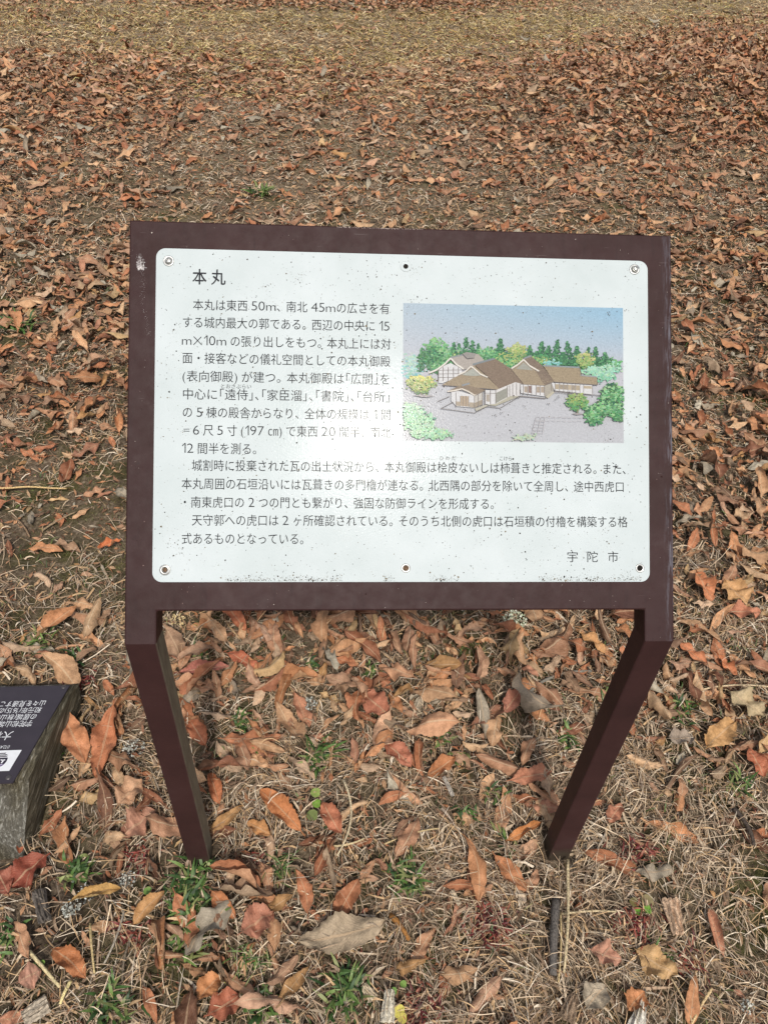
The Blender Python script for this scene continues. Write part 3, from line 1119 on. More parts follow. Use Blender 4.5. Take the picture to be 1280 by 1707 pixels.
def disc_rings(rings, seg=24):
    """lathe about the panel normal: rings [(radius, height)]"""
    V, F = [], []
    for r_, h in rings:
        for i in range(seg):
            a = 2*math.pi*i/seg
            V.append((r_*math.cos(a), r_*math.sin(a), h))
    for k_ in range(len(rings)-1):
        for i in range(seg):
            j = (i+1) % seg
            F.append([k_*seg+i, k_*seg+j, (k_+1)*seg+j, (k_+1)*seg+i])
    F.append(list(range((len(rings)-1)*seg, len(rings)*seg)))
    return np.array(V), F


def at_panel(V, x, s, n):
    return P0+np.outer(V[:, 0]+x, [1, 0, 0])+np.outer(V[:, 1]+s, PU)+np.outer(V[:, 2]+n, PN)


def screw(u, v, kind):
    x, s = panel_xy(u, v)
    if kind == 'hole':
        V, F = disc_rings([(.0075, .0), (.0075, .0004), (.0062, .0005), (.0042, .0002)])
        f = mesh_list('screw_hole', at_panel(V, x, s, NF+.0001), F, M_WHITE, SIGN, SLOC, True)
        V, F = disc_rings([(.0034, .0), (.0032, .0004)], 16)
        mesh_list('hole_core', at_panel(V, x, s, NF+.0004), F, M_DARK, f, SLOC)
        return
    if kind == 'rusty':
        V, F = disc_rings([(.0062, .0), (.0060, .0008), (.0046, .0010), (.0036, .0002)])
        f = mesh_list('screw_hole', at_panel(V, x, s, NF+.0001), F, M_STEEL, SIGN, SLOC, True)
        V, F = disc_rings([(.0036, .0), (.0036, .0008), (.002, .0012)], 14)
        V[:, 0] *= 1.1
        mesh_list('hole_core', at_panel(V, x, s, NF+.0003), F, M_DARK if u > 900 else M_RUST, f, SLOC)
        return
    V, F = disc_rings([(.0072, .0), (.0072, .0008), (.0066, .0013), (.0048, .0011), (.0044, .0004)])
    f = mesh_list('washer', at_panel(V, x, s, NF+.0001), F, M_STEEL, SIGN, SLOC, True)
    if kind == 'washer':
        V, F = disc_rings([(.0062, .0012), (.0060, .0024), (.0045, .0027), (.0034, .0016), (.0030, .0004)])
        mesh_list('screw_head', at_panel(V, x, s, NF+.0001), F, M_STEEL, f, SLOC, True)
        V, F = disc_rings([(.0029, .0), (.0027, .0003)], 14)
        mesh_list('screw_recess', at_panel(V, x, s, NF+.0008), F, M_RUST, f, SLOC)
        return
    ox, oy = (.0004, -.0001) if u < 600 else (.0014, .0009)
    V, F = disc_rings([(.0040, .0), (.0040, .0014), (.0034, .0024), (.0022, .0029), (.001, .003)])
    h = mesh_list('screw_head', at_panel(V, x+ox, s+oy, NF+.0008), F, M_STEEL, f, SLOC, True)
    # cross recess: two crossed dark bars standing a hair above the crown
    ang = .35
    V, F = [], []
    for k_, a in enumerate((ang, ang+math.pi/2)):
        c_, s_ = math.cos(a), math.sin(a)
        for p, q_ in ((-.0021, -.00045), (.0021, -.00045), (.0021, .00045), (-.0021, .00045)):
            V.append((p*c_-q_*s_, p*s_+q_*c_, .00305+k_*.00004-abs(p)*.12+.0002))
        F.append([4*k_, 4*k_+1, 4*k_+2, 4*k_+3])
    mesh_list('cross_recess', at_panel(np.array(V), x+ox, s+oy, NF+.0008), F, M_DARK, f, SLOC)


for u, v, kd in ((282, 436, 'screw'), (1056, 450, 'screw'), (676, 445, 'hole'), (276, 950, 'washer'), (676, 947, 'rusty'), (1065, 947, 'rusty')):
    screw(u, v, kd)

# ------------------------------------------------------------------ wooden marker with dark plate (left edge)
G1 = on_ground(44, 1440)
A3 = on_ground(47, 1302, .125)
B3 = on_ground(127, 1139, .075)
G2 = on_ground(136, 1172)
exd = np.array([1.0, 0.02, 0])
exd /= np.linalg.norm(exd)
WB = .30
MLOC = (G1+G2)/2-exd*.15
MLOC[2] = 0
MARK = empty('wooden_marker', MLOC)
tag(MARK, 'low weathered timber marker block with a dark text plate at the left edge', 'marker')
sidevec = (B3-A3)


def marker_block():
    # right-hand profile from the near ground up over the top to the far ground, swept to the left
    near_top, far_top = A3, B3
    prof_r = [G1+np.array([0, 0, -.04]), G1+np.array([0, 0, .012]), G1*.55+A3*.45+np.array([.004, -.01, .014]), A3+np.array([.002, -.006, -.008]), A3+np.array([0, .004, 0]),
              A3*.66+B3*.34, A3*.33+B3*.67, B3+np.array([0, -.005, 0]), B3+np.array([0.003, .004, -.008]), G2*.5+B3*.5+np.array([0, .01, 0]), G2+np.array([0, .01, -.04])]
    nseg = 26
    V, F = [], []
    bot = [G1*(1-t)+G2*t for t in np.linspace(0, 1, len(prof_r))]
    for i in range(nseg+1):
        for p in prof_r:
            q = np.array(p)-exd*WB*i/nseg
            q = q+np.array([0, 0, .0015*math.sin(i*1.3+p[1]*40)])
            V.append(q)
    n = len(prof_r)
    for i in range(nseg):
        for j in range(n-1):
            F.append([i*n+j, i*n+j+1, (i+1)*n+j+1, (i+1)*n+j])
    # right side: strips between the profile and the ground line, finely cut so the grain relief has edges
    m = 9
    base = len(V)
    for j, p in enumerate(prof_r):
        t = j/(n-1)
        g = G1*(1-t)+G2*t+np.array([0, 0, -.04])
        for k_ in range(m+1):
            f = k_/m
            q = np.array(p)*(1-f)+g*f
            q = q+exd*(.006*math.sin(f*math.pi)+.0018*math.sin(f*31+j))*(1 if 0 < k_ < m else 0)
            V.append(q)
    for j in range(n-1):
        for k_ in range(m):
            a = base+j*(m+1)+k_
            F.append([a, a+1, a+m+2, a+m+1])
    return np.array(V), F


V, F = marker_block()
body = mesh_list('block', V, F, M_WOOD, MARK, MLOC, True)
bmx = bmesh.new()
bmx.from_mesh(body.data)
bmesh.ops.remove_doubles(bmx, verts=bmx.verts, dist=.0004)
bmesh.ops.recalc_face_normals(bmx, faces=bmx.faces)
bmx.to_mesh(body.data)
bmx.free()
# plate on the top face
ey = (A3-B3)/np.linalg.norm(A3-B3)           # towards the camera = up of the upside-down text
ex_ = -exd
mn = np.cross(exd, -ey)
mn /= np.linalg.norm(mn)
if mn[2] < 0: mn = -mn
MP0 = A3+mn*.0022


def mk_pt(u, v, h=0.0):
    return on_plane(u, v, MP0+mn*h, mn)


def mk_xy(u, v, h):
    p = mk_pt(u, v, h)-MP0
    a = np.array([[exd @ exd, exd @ ey], [exd @ ey, ey @ ey]])
    b = np.array([p @ exd, p @ ey])
    return np.linalg.solve(a, b)


p_nr, p_fr = mk_pt(22, 1305, .0015), mk_pt(117, 1142, .0015)
q_ = [p_nr, p_fr, p_fr-exd*.26, p_nr-exd*.26]
bm = bmesh.new()
t_ = [bm.verts.new(Vector(p-MLOC)) for p in q_]
b_ = [bm.verts.new(Vector(p-mn*.003-MLOC)) for p in q_]
bm.faces.new(t_)
bm.faces.new(b_[::-1])
for i in range(4):
    j = (i+1) % 4
    bm.faces.new([t_[j], t_[i], b_[i], b_[j]])
bmesh.ops.recalc_face_normals(bm, faces=bm.faces)
bmesh.ops.bevel(bm, geom=list(bm.edges), offset=.0006, segments=2, affect='EDGES')
bm_obj('text_plate', bm, M_MPLATE, MARK)
load_glyphs(''.join(MARKER_TXT), 0.0)


def mk_world(x, y):
    return MP0+np.outer(x, exd)+np.outer(y, ey)+mn*.0019


# upside-down lines: x runs to the left in the picture, y (up of the letters) runs towards the camera
MLINES = [('山々を見通すことが', 77, 1172, .0135, 1.35), ('和元年(1615)の', 70, 1183, .0135, 1.35), ('の居城(秋山城)と', 62, 1194.5, .0135, 1.35),
          ('宇陀松山城は、', 55, 1206, .0135, 1.35), ('大和', 21, 1226, .0200, 1.25), ('012A', 17, 1245, .0085, 1.25)]
load_glyphs('、', 0.0)
for text, u, v, size, k_ in MLINES:
    x0, y0 = mk_xy(u, v, .0019)
    gl, tot = layout(text, 1.0)
    V, F, n = [], [], 0
    for v_, t in gl:
        V.append(np.stack([x0-v_[:, 0]*size, y0+(v_[:, 1]-.38)*size*k_], -1))
        F.append(t[:, ::-1]+n)
        n += len(v_)
    V = np.concatenate(V)
    mesh_np('text_line', mk_world(V[:, 0], V[:, 1]), np.concatenate(F), M_MWHITE, smooth=False, parent=MARK, loc=MLOC)
# white badge with a round purple emblem
cr = [mk_pt(16, 1285, .0019), mk_pt(37, 1250, .0019)]
cr += [cr[1]-exd*.075, cr[0]-exd*.075]
badge = mesh_list('badge', cr, [[0, 1, 2, 3]], M_MWHITE, MARK, MLOC)
ec = mk_pt(23, 1267.5, .0021)-exd*.034
hy = np.linalg.norm(cr[1]-cr[0])/2*.86
EV, EF, EC = [], [], []
PU1, PU2 = lin((96, 78, 120)), lin((52, 46, 58))


def em_poly(pts, col, h):
    n = len(EV)
    for a, b in pts:
        EV.append(ec+exd*a*hy+ey*b*hy+mn*h)
        EC.append(col)
    EF.append(list(range(n, n+len(pts))))


def em_clip(b):
    return math.sqrt(max(0, 1-b*b))


em_poly([(math.cos(a)*1.0, math.sin(a)) for a in np.linspace(.35, math.pi-.35, 20)], PU1, .0)
em_poly([(math.cos(a), math.sin(a)) for a in np.linspace(-.35, .35, 8)]+[(-.94, .34), (-.94, -.34)], PU2, .00004)
for i, b in enumerate((-.45, -.62, -.80)):
    w_ = em_clip(b)
    em_poly([(-w_, b-.02), (w_, b-.10), (w_*.9, b+.02), (-w_, b+.05)], PU2, .00006)
for i in range(22):
    a, b = random.uniform(-.8, .8), random.uniform(-.2, .25)
    em_poly([(a+.09*math.cos(t), b+.07*math.sin(t)) for t in np.linspace(0, 6.28, 6)[:-1]], lin((240, 240, 242)), .00012)
for b in (.5, .72):
    em_poly([(-.75, b), (-.2, b+.05), (.4, b), (.8, b-.12), (.8, b-.07), (.4, b+.05), (-.2, b+.1), (-.75, b+.05)], lin((235, 232, 240)), .00012)
mesh_list('emblem', EV, EF, M_MPURPLE, badge, MLOC, cols=np.array(EC))
for (u, v) in ((15, 1296), (107, 1145)):
    p = mk_pt(u, v, .0016)
    V, F = disc_rings([(.0052, 0), (.0048, .0008), (.003, .0014), (.001, .0015)], 16)
    P = p+np.outer(V[:, 0], exd)+np.outer(V[:, 1], ey)+np.outer(V[:, 2], mn)
    mesh_list('screw', P, F, m_simple('marker_screw', (.10, .09, .09), .4, .5, .5), MARK, MLOC, True)

# ------------------------------------------------------------------ leaf generator
PAL = lin(np.array([(196, 130, 88), (182, 112, 76), (162, 98, 68), (200, 142, 102), (158, 118, 92), (140, 86, 62), (192, 142, 112),
                    (118, 76, 56), (174, 152, 132), (184, 132, 84), (184, 122, 94), (152, 130, 112)]))
PAL = PAL*np.array([.93, 1.03, 1.0])
PAL = PAL*.93+PAL.mean(1, keepdims=True)*.07
PALN = ['orange-brown', 'russet', 'dull brown', 'light tan', 'greyish brown', 'dark chestnut', 'pinkish tan', 'dark brown',
        'pale grey', 'ochre', 'salmon brown', 'faded grey-brown']
PALW = np.array([.17, .16, .12, .09, .09, .09, .08, .05, .03, .05, .05, .02])


def leaf_grid(rows, cols, serr, P):
    """vectorised. P: dict of (N,) arrays L,W,k1,k2,tw,c,ph,shape -> verts (N,rows*cols,3), rel (rows*cols,2)"""
    t = np.linspace(0, 1, rows)
    s = np.linspace(-1, 1, cols)
    T, S = np.meshgrid(t, s, indexing='ij')
    T = T.ravel()[None]
    S = S.ravel()[None]
    g = lambda k: P[k][:, None]
    tb = .10
    tt = np.clip((T-tb)/(1-tb), 0, 1)
    prof = np.sin(np.pi*tt**g('shape'))**.75
    prof = np.where(T <= tb, .035, np.maximum(prof, .035))
    if serr:
        saw = ((T*serr) % 1.0)
        prof = prof*(1+.13*(saw-.5)*(tt > .08))
    prof = prof*(1+.10*np.sin(T*9+g('ph')+S*1.5))
    if serr or rows > 10:       # nibbled, uneven margins, different on the two sides
        nib = vn(T*13+g('ph')*37, np.sign(S)*3+g('ph')*11+0*T, 5)
        nib2 = vn(T*34+g('ph')*71, np.sign(S)*5+g('ph')*17+0*T, 6)
        prof = prof*(1-.42*np.clip(nib-.62, 0, 1)-.16*(nib2-.3)*(tt > .05))
    u = S*g('W')/2*prof
    k2 = g('k2')*(1+.35*np.sin(T*5+g('ph')*2))
    k2 = np.where(np.abs(k2) < .05, .05, k2)
    ang = k2*S*prof
    xr = np.sin(ang)/k2*g('W')/2
    zr = (1-np.cos(ang))/k2*g('W')/2+np.abs(u)*g('fold')
    k1 = np.where(np.abs(g('k1')) < .05, .05, g('k1'))
    phi = k1*(T-.5)
    y0 = np.sin(phi)/k1*g('L')
    z0 = (1-np.cos(phi))/k1*g('L')
    zr = zr+g('wav')*g('W')*.12*np.sin(T*14+g('ph')*3+S*2)*np.abs(S)*prof
    if rows > 10:               # crumpling of the blade
        zr = zr+g('W')*.16*(vn(T*6+g('ph')*23, S*2.2+g('ph')*9, 7)-.5)+g('W')*.07*(vn(T*15+g('ph')*29, S*4.5+g('ph')*5, 8)-.5)
    tw = g('tw')*(T-.5)
    x1 = xr*np.cos(tw)-zr*np.sin(tw)
    z1 = xr*np.sin(tw)+zr*np.cos(tw)
    x1 = x1+g('c')*g('L')*(T-.5)**2
    Y = y0-z1*np.sin(phi)
    Z = z0+z1*np.cos(phi)
    return np.stack([x1, Y, Z], -1), np.stack([(S[0]*.5+.5), T[0]], -1)


def rot_all(V, yaw, pitch, roll):
    x, y, z = V[..., 0], V[..., 1], V[..., 2]
    c, s = np.cos(roll)[:, None], np.sin(roll)[:, None]
    x, z = x*c+z*s, -x*s+z*c
    c, s = np.cos(pitch)[:, None], np.sin(pitch)[:, None]
    y, z = y*c-z*s, y*s+z*c
    c, s = np.cos(yaw)[:, None], np.sin(yaw)[:, None]
    x, y = x*c-y*s, x*s+y*c
    return np.stack([x, y, z], -1)


def grid_faces(rows, cols):
    i = np.arange(rows*cols).reshape(rows, cols)
    return np.stack([i[:-1, :-1], i[:-1, 1:], i[1:, 1:], i[1:, :-1]], -1).reshape(-1, 4)


def rand_params(N, flat=1.0):
    L = rng.lognormal(math.log(.068), .38, N).clip(.025, .135)
    return dict(L=L, W=L*rng.uniform(.24, .42, N), k1=rng.normal(0, .9, N)*flat, k2=rng.normal(.5, 1.3, N)*flat,
                tw=rng.normal(0, 1.2, N)*flat, c=rng.normal(0, .22, N), ph=rng.uniform(0, 6.28, N), shape=rng.uniform(.75, 1.25, N),
                wav=rng.uniform(.8, 3.0, N), fold=rng.normal(.2, .35, N))


def leaf_colors(base, rel, N, M_):
    e = np.abs(rel[:, 0]-.5)*2
    f = 1-.16*e[None]**3+rng.normal(0, .05, (N, M_))
    tip = 1-.12*np.clip(rel[None, :, 1]-.8, 0, 1)*3
    return base[:, None, :]*(f*tip)[..., None]


def inside_solids(x, y):
    """keep litter out of the sign's legs and the timber marker"""
    bad = np.zeros(len(x), bool)
    for a in (0, W-LW):
        bad |= (x > a-.012) & (x < a+LW+.012) & (y > -.014) & (y < D+.014)
    e = G2[:2]-G1[:2]
    t = ((x-G1[0])*e[0]+(y-G1[1])*e[1])/(e @ e)
    side = (x-G1[0])*e[1]-(y-G1[1])*e[0]          # >0 to the right
    side = side/np.linalg.norm(e)
    bad |= (t > -.10) & (t < 1.12) & (side < .012) & (side > -WB-.02)
    return bad


FP = [on_ground(u, v)[:2] for u, v in ((-150, 0), (1430, 0))]


def scatter(rate_fn, y0, y1, peak, mask=True):
    """random points in the seen wedge between y0 and y1; rate_fn = expected number per m2"""
    xl = lambda y: np.interp(y, [-.5, .6, 8, 11], [-.75, -1.05, -3.4, -4.5])
    xr_ = lambda y: np.interp(y, [-.5, .6, 8, 11], [1.45, 1.75, 5.0, 6.6])
    wmax = xr_(y1)-xl(y1)
    n = int((y1-y0)*wmax*peak)
    x = rng.uniform(xl(y1), xr_(y1), n)
    y = rng.uniform(y0, y1, n)
    ok = (x > xl(y)) & (x < xr_(y))
    x, y = x[ok], y[ok]
    r_ = rate_fn(x, y)
    ok = rng.random(len(x))*peak < r_
    x, y = x[ok], y[ok]
    if mask:
        ok = ~inside_solids(x, y)
        x, y = x[ok], y[ok]
    return x, y


def build_leaves(x, y, rows, cols, serr, flat=1.0, lift=1.0, Lscale=1.0):
    N = len(x)
    P = rand_params(N, flat)
    P['L'] = P['L']*Lscale
    P['W'] = P['W']*Lscale
    V, rel = leaf_grid(rows, cols, serr, P)
    dens = lookup(LEAFMAP, x, y)
    yaw = rng.uniform(0, 6.28, N)
    tilt = (.08+.18*np.clip(dens, 0, 1.6))*np.interp(y, [2, 5], [1, .7])
    pit, rol = rng.normal(0, 1, N)*tilt, rng.normal(0, 1, N)*tilt
    rol = rol+np.pi*(rng.random(N) < .5)
    V = rot_all(V, yaw, pit, rol)
    V[..., 2] -= V[..., 2].min(1)[:, None]
    z = H(x, y)+.002+rng.random(N)*.020*lift*np.clip(dens, .25, 1.7)
    ci = rng.choice(len(PAL), N, p=PALW/PALW.sum())
    base = PAL[ci]*rng.uniform(.72, 1.12, (N, 1))
    C = leaf_colors(base, rel, N, V.shape[1])
    return V, rel, np.stack([x, y, z], -1), ci, C, P, yaw, pit, rol


def merge(name, V, pos, rel, C, rows, cols, label, cat, mat=M_LEAF):
    N, M_ = V.shape[:2]
    Vw = (V+pos[:, None, :]).reshape(-1, 3)
    F = (grid_faces(rows, cols)[None]+np.arange(N)[:, None, None]*M_).reshape(-1, 4)
    o = mesh_np(name, Vw, F, mat, C.reshape(-1, 3), np.tile(rel, (N, 1)))
    tag(o, label, cat, None, 'stuff')
    return o


LEAF_PER = 430.0
cov = lambda x, y: LEAF_PER*lookup(LEAFMAP, x, y)*np.interp(y, [.0, .5, 1.5, 2.5, 8], [1.3, 1.9, 1.5, 1.4, 1.7])

# hand-placed leaves: (base px, tip px, width px, colour, curl k1, curl k2, label)
HAND = [
    ((655, 1548), (503, 1583), 42, (160, 136, 112), .5, .5, 'large grey-tan fallen leaf with a saw-toothed edge, in front of the sign between the legs'),
    ((508, 1402), (437, 1328), 30, (190, 116, 68), .4, .8, 'bright orange-brown toothed leaf lying between the two sign legs, nearer the left one'),
    ((842, 1314), (914, 1298), 26, (186, 118, 88), .3, .4, 'salmon-pink oval leaf lying alone on pale straw left of the right sign leg'),
    ((905, 1374), (843, 1410), 15, (192, 120, 66), .8, 1.2, 'narrow orange leaf touching the foot of the right sign leg'),
    ((818, 1430), (872, 1492), 25, (176, 112, 72), .5, .6, 'brown leaf pointing down the straw just below the right sign leg, left side'),
    ((196, 1188), (166, 1312), 34, (186, 112, 74), .5, 1.4, 'long folded orange-brown leaf standing between the timber marker and the left leg'),
    ((112, 1204), (148, 1286), 32, (192, 124, 84), .3, .5, 'light orange leaf lying right beside the dark-plated timber marker'),
    ((56, 1366), (44, 1434), 16, (160, 84, 52), .2, .9, 'red-brown strip-shaped leaf leaning against the base of the timber marker'),
    ((92, 1440), (30, 1492), 36, (138, 66, 48), .5, .7, 'dark red-brown leaf below the corner of the timber marker'),
    ((28, 1508), (6, 1466), 28, (142, 76, 58), .4, .6, 'dark reddish leaf at the left edge of the photo under the marker'),
    ((118, 1520), (207, 1496), 17, (190, 142, 80), .9, 1.6, 'golden curled leaf lying beside white lichen at the lower left'),
    ((222, 1554), (276, 1498), 21, (184, 132, 82), .6, 1.3, 'slim ochre leaf pointing up and right in front of the left leg'),
    ((96, 1590), (152, 1638), 25, (172, 104, 62), .7, 1.0, 'small orange-brown curled leaf in the straw at the lower left'),
    ((40, 1652), (78, 1630), 26, (184, 130, 108), .3, .3, 'pinkish leaf fragment lying on straw at the far lower left'),
    ((352, 1494), (392, 1540), 22, (184, 114, 72), .6, 1.2, 'pointed rust-coloured leaf just below right of the left sign leg'),
    ((400, 1570), (456, 1532), 38, (172, 110, 86), .3, .5, 'broad pinkish-brown leaf in the leaf heap in front of the left leg'),
    ((330, 1680), (368, 1636), 27, (192, 124, 76), .4, .6, 'orange leaf with a sharp tip at the bottom left centre edge'),
    ((345, 1706), (400, 1670), 34, (166, 92, 66), .4, .7, 'reddish brown leaf cut by the bottom edge of the photo, left of centre'),
    ((1048, 1590), (1117, 1636), 34, (190, 146, 98), .3, .3, 'broad ochre leaf on red weeds and straw at the lower right'),
    ((972, 1594), (1026, 1612), 25, (184, 128, 104), .4, .5, 'pinkish tan leaf on dry straw below the right sign leg'),
    ((967, 1692), (999, 1654), 30, (168, 148, 128), .2, .3, 'smooth grey-brown oval leaf at the bottom edge, right of centre'),
    ((1036, 1694), (1064, 1662), 26, (188, 122, 78), .5, .6, 'small orange lobed leaf beside the white pointed wood splinter'),
    ((832, 1208), (866, 1160), 24, (172, 108, 86), .7, 1.0, 'pink-brown leaf standing up under the right half of the board'),
    ((956, 1060), (1004, 1098), 20, (198, 140, 88), .6, .9, 'ochre leaf just left of the right leg under the board'),
    ((372, 1018), (410, 1068), 28, (186, 106, 70), .5, 1.2, 'rust leaf hanging down from under the lower left of the board'),
    ((378, 1098), (432, 1132), 22, (178, 96, 66), .6, 1.0, 'red-orange leaf under the board at its lower left'),
    ((296, 1138), (382, 1130), 20, (172, 100, 84), .4, .9, 'long reddish leaf close to the right side of the left leg'),
    ((487, 1134), (462, 1198), 18, (160, 104, 66), .9, 1.5, 'curled brown leaf standing upright in the litter between the legs'),
    ((490, 1164), (515, 1222), 22, (180, 118, 88), .5, .8, 'tan-pink leaf beside a small lichen tuft between the legs'),
    ((596, 1164), (644, 1202), 36, (168, 100, 74), .4, .5, 'broad russet leaf in the middle between the sign legs'),
    ((206, 914), (168, 928), 14, (206, 112, 64), .8, 1.0, 'small bright orange leaf on bare soil left of the sign frame'),
    ((1202, 1166), (1262, 1208), 32, (178, 152, 118), .2, .2, 'oval grey-tan leaf right of the right sign leg'),
    ((1166, 1260), (1212, 1220), 30, (196, 144, 92), .4, .5, 'ochre leaf right of the right leg, below the oval grey-tan leaf'),
    ((1197, 1032), (1256, 1038), 26, (186, 116, 86), .4, .6, 'salmon leaf right of the frame bend, near the right edge'),
    ((1104, 1244), (1149, 1240), 27, (160, 138, 122), .2, .4, 'grey oval leaf lying right of the middle of the right leg'),
    ((1236, 1260), (1262, 1306), 24, (172, 96, 66), .4, .6, 'dark red-brown blunt leaf at the right edge of the photo'),
    ((1186, 1100), (1218, 1140), 16, (196, 116, 74), .6, 1.0, 'narrow orange leaf standing on edge, right of the right leg'),
    ((1122, 1082), (1168, 1124), 17, (198, 120, 80), .5, .8, 'orange pointed leaf just right of the frame bend'),
    ((1196, 980), (1234, 1020), 36, (192, 142, 94), .4, .5, 'torn triangular ochre leaf right of the lower frame corner'),
    ((1150, 970), (1176, 1016), 26, (192, 118, 78), .5, .9, 'upright orange-brown leaf beside the lower right frame corner'),
    ((640, 1246), (684, 1284), 28, (176, 104, 78), .4, .6, 'reddish leaf left of the pale straw in the middle between the legs'),
    ((760, 1268), (712, 1300), 24, (178, 112, 70), .6, .8, 'orange-brown leaf with torn edge right of centre between the legs'),
    ((455, 1400), (415, 1380), 20, (186, 128, 78), .5, .9, 'ochre leaf lying right of the foot of the left leg'),
    ((452, 1448), (452, 1398), 13, (190, 150, 120), .4, 1.1, 'slim pale leaf standing in straw right of the foot of the left leg'),
    ((535, 1345), (565, 1402), 26, (176, 104, 74), .5, 1.0, 'red-brown folded leaf in the middle between the sign legs'),
    ((370, 1356), (352, 1300), 20, (178, 102, 62), .6, 1.3, 'rust leaf curled up beside the lower part of the left leg'),
    ((348, 1262), (322, 1222), 26, (174, 100, 66), .4, .8, 'russet toothed leaf touching the right side of the left leg'),
    ((200, 1362), (240, 1316), 32, (186, 138, 106), .3, .4, 'broad light tan leaf left of the left leg'),
    ((206, 1412), (262, 1368), 36, (176, 122, 98), .4, .4, 'broad pink-tan leaf left of the lower left leg'),
    ((1008, 1380), (1030, 1350), 20, (172, 110, 84), .4, .6, 'small brown leaf right of the foot of the right leg'),
]


def along(p_base, p_tip):
    a, b = on_ground(*p_base), on_ground(*p_tip)
    return (a+b)/2, math.hypot(*(b-a)[:2]), math.atan2(-(b-a)[0], (b-a)[1])


leaf_objs = []


def single_leaf(V, rel, pos, col, rows, cols, label):
    me_col = col
    o = mesh_np('fallen_leaf', V, grid_faces(rows, cols), M_LEAF, me_col, rel)
    o.location = pos
    tag(o, label, 'leaf', 'fallen leaves')
    leaf_objs.append(o)
    return o


hand_xy = []
for pb, pt_, wpx, colr, k1, k2, label in HAND:
    mid, L, yaw = along(pb, pt_)
    u, v = pix(mid)
    scale = np.linalg.norm(mid-CAM)/FPX*1.0
    Wm = wpx*scale*1.25
    one = lambda q: np.array([q])
    P = dict(L=one(L*1.06), W=one(Wm), k1=one(k1*random.choice((-1, -1, 1))), k2=one(k2), tw=one(random.uniform(-.5, .5)), c=one(random.uniform(-.15, .15)),
             ph=one(random.uniform(0, 6)), shape=one(random.uniform(.85, 1.15)), wav=one(random.uniform(1, 2.4)), fold=one(random.uniform(0, .35)))
    serr = 13 if 'tooth' in label or random.random() < .5 else 0
    V, rel = leaf_grid(53, 9, serr, P)
    V = rot_all(V, one(yaw), one(random.uniform(-.1, .1)), one(random.uniform(-.15, .15)))
    V[..., 2] -= V[..., 2].min()
    hc = lin(colr); hc = (hc*.92+hc.mean()*.08)*np.array([.96, 1.03, 1.0])
    C = leaf_colors(hc[None]*1.0, rel, 1, V.shape[1])
    single_leaf(V[0], rel, (mid[0], mid[1], float(H(mid[0], mid[1]))+.020), C[0], 53, 9, label)
    hand_xy.append((mid[0], mid[1]))
for q_ in ((1066, 1680), (1070, 1660), (648, 1675), (1124, 1526), (925, 1520), (923, 1560), (922, 1600), (940, 1470), (943, 1530), (940, 1590),
           (855, 1044), (126, 1527), (516, 1184), (228, 1262), (812, 1530), (812, 1560), (560, 1560), (610, 1560), (575, 1585), (535, 1575),
           (676, 1466), (985, 1673), (80, 1620), (526, 1345), (1060, 1530), (664, 1692)):
    hand_xy.append(tuple(on_ground(*q_)[:2]))
hand_xy = np.array(hand_xy)

# near leaves: the largest in view become single objects, the others one mass
x, y = scatter(cov, -.48, 1.9, LEAF_PER*2.9)
dd = np.hypot(x[:, None]-hand_xy[None, :, 0], y[:, None]-hand_xy[None, :, 1]).min(1)
ok = dd > .034
x, y = x[ok], y[ok]
rows_n, cols_n = 25, 7
V, rel, pos, ci, C, P, yaw, pit, rol = build_leaves(x, y, rows_n, cols_n, 9.5)
u, v = pix(pos)
depth = -((pos-CAM) @ R)[:, 2]
area = P['L']*P['W']/depth**2*(.4+.6*np.clip(1.5/np.maximum(depth, .5), 0, 1))
in_view = (u > -5) & (u < 1285) & (v > 0) & (v < 1712)
behind_board = (u > 208) & (u < 1123) & (v > 372) & (v < 1020)
area = np.where(in_view & ~behind_board, area, 0)
order = np.argsort(-area)
n_single = 300-len(HAND)
pick = order[:n_single]
rest = order[n_single:]


def region(u, v):
    if 262 < u < 1070 and v > 1015:
        side = 'left' if u < 500 else ('right' if u > 800 else 'middle')
        if v < 1110: return f'just under the board, {side}'
        if v < 1280: return f'between the upper legs, {side}'
        if v < 1440: return f'between the leg feet, {side}'
        return f'in front of the sign, {side}'
    if u <= 262:
        if v > 1440: return 'in the lower left corner'
        if v > 1120: return 'between marker and left leg'
        if v > 740: return 'on bare ground left of sign'
        return 'left of the board'
    if v > 1440: return 'in the lower right corner'
    if v > 1120: return 'right of the right leg'
    if v > 700: return 'beside the lower right frame'
    if v > 372: return 'beside the upper right frame'
    return 'behind the sign'


def descr(i):
    size = 'large' if P['L'][i] > .10 else ('small' if P['L'][i] < .062 else 'medium')
    form = 'curled' if abs(P['k2'][i]) > 1.9 else ('arched' if abs(P['k1'][i]) > 1.4 else 'flattish')
    a = (math.degrees(yaw[i])+90) % 180
    d_ = 'lying crosswise' if (a < 22 or a > 158) else ('slanting up right' if a < 68 else ('pointing away' if a < 112 else 'slanting up left'))
    return f'{size} {form} {PALN[ci[i]]} leaf {d_}, {region(u[i], v[i])}'


labels = {}
for i in pick:
    labels.setdefault(descr(i), []).append(i)
final = {}
for lb, idx in labels.items():
    if len(idx) == 1:
        final[idx[0]] = lb
    else:
        idx = sorted(idx, key=lambda k: u[k])
        nm = ['leftmost', 'second', 'third', 'fourth', 'fifth', 'sixth', 'seventh']
        for j, k_ in enumerate(idx):
            which = 'rightmost' if j == len(idx)-1 else nm[min(j, 6)]
            final[k_] = f'{which} {lb}'
for i in pick:
    single_leaf(V[i], rel, tuple(pos[i]), C[i], rows_n, cols_n, final[i])
merge('leaf_litter', V[rest], pos[rest], rel, C[rest], rows_n, cols_n, 'smaller fallen leaves scattered through the grass round the sign', 'leaf litter')

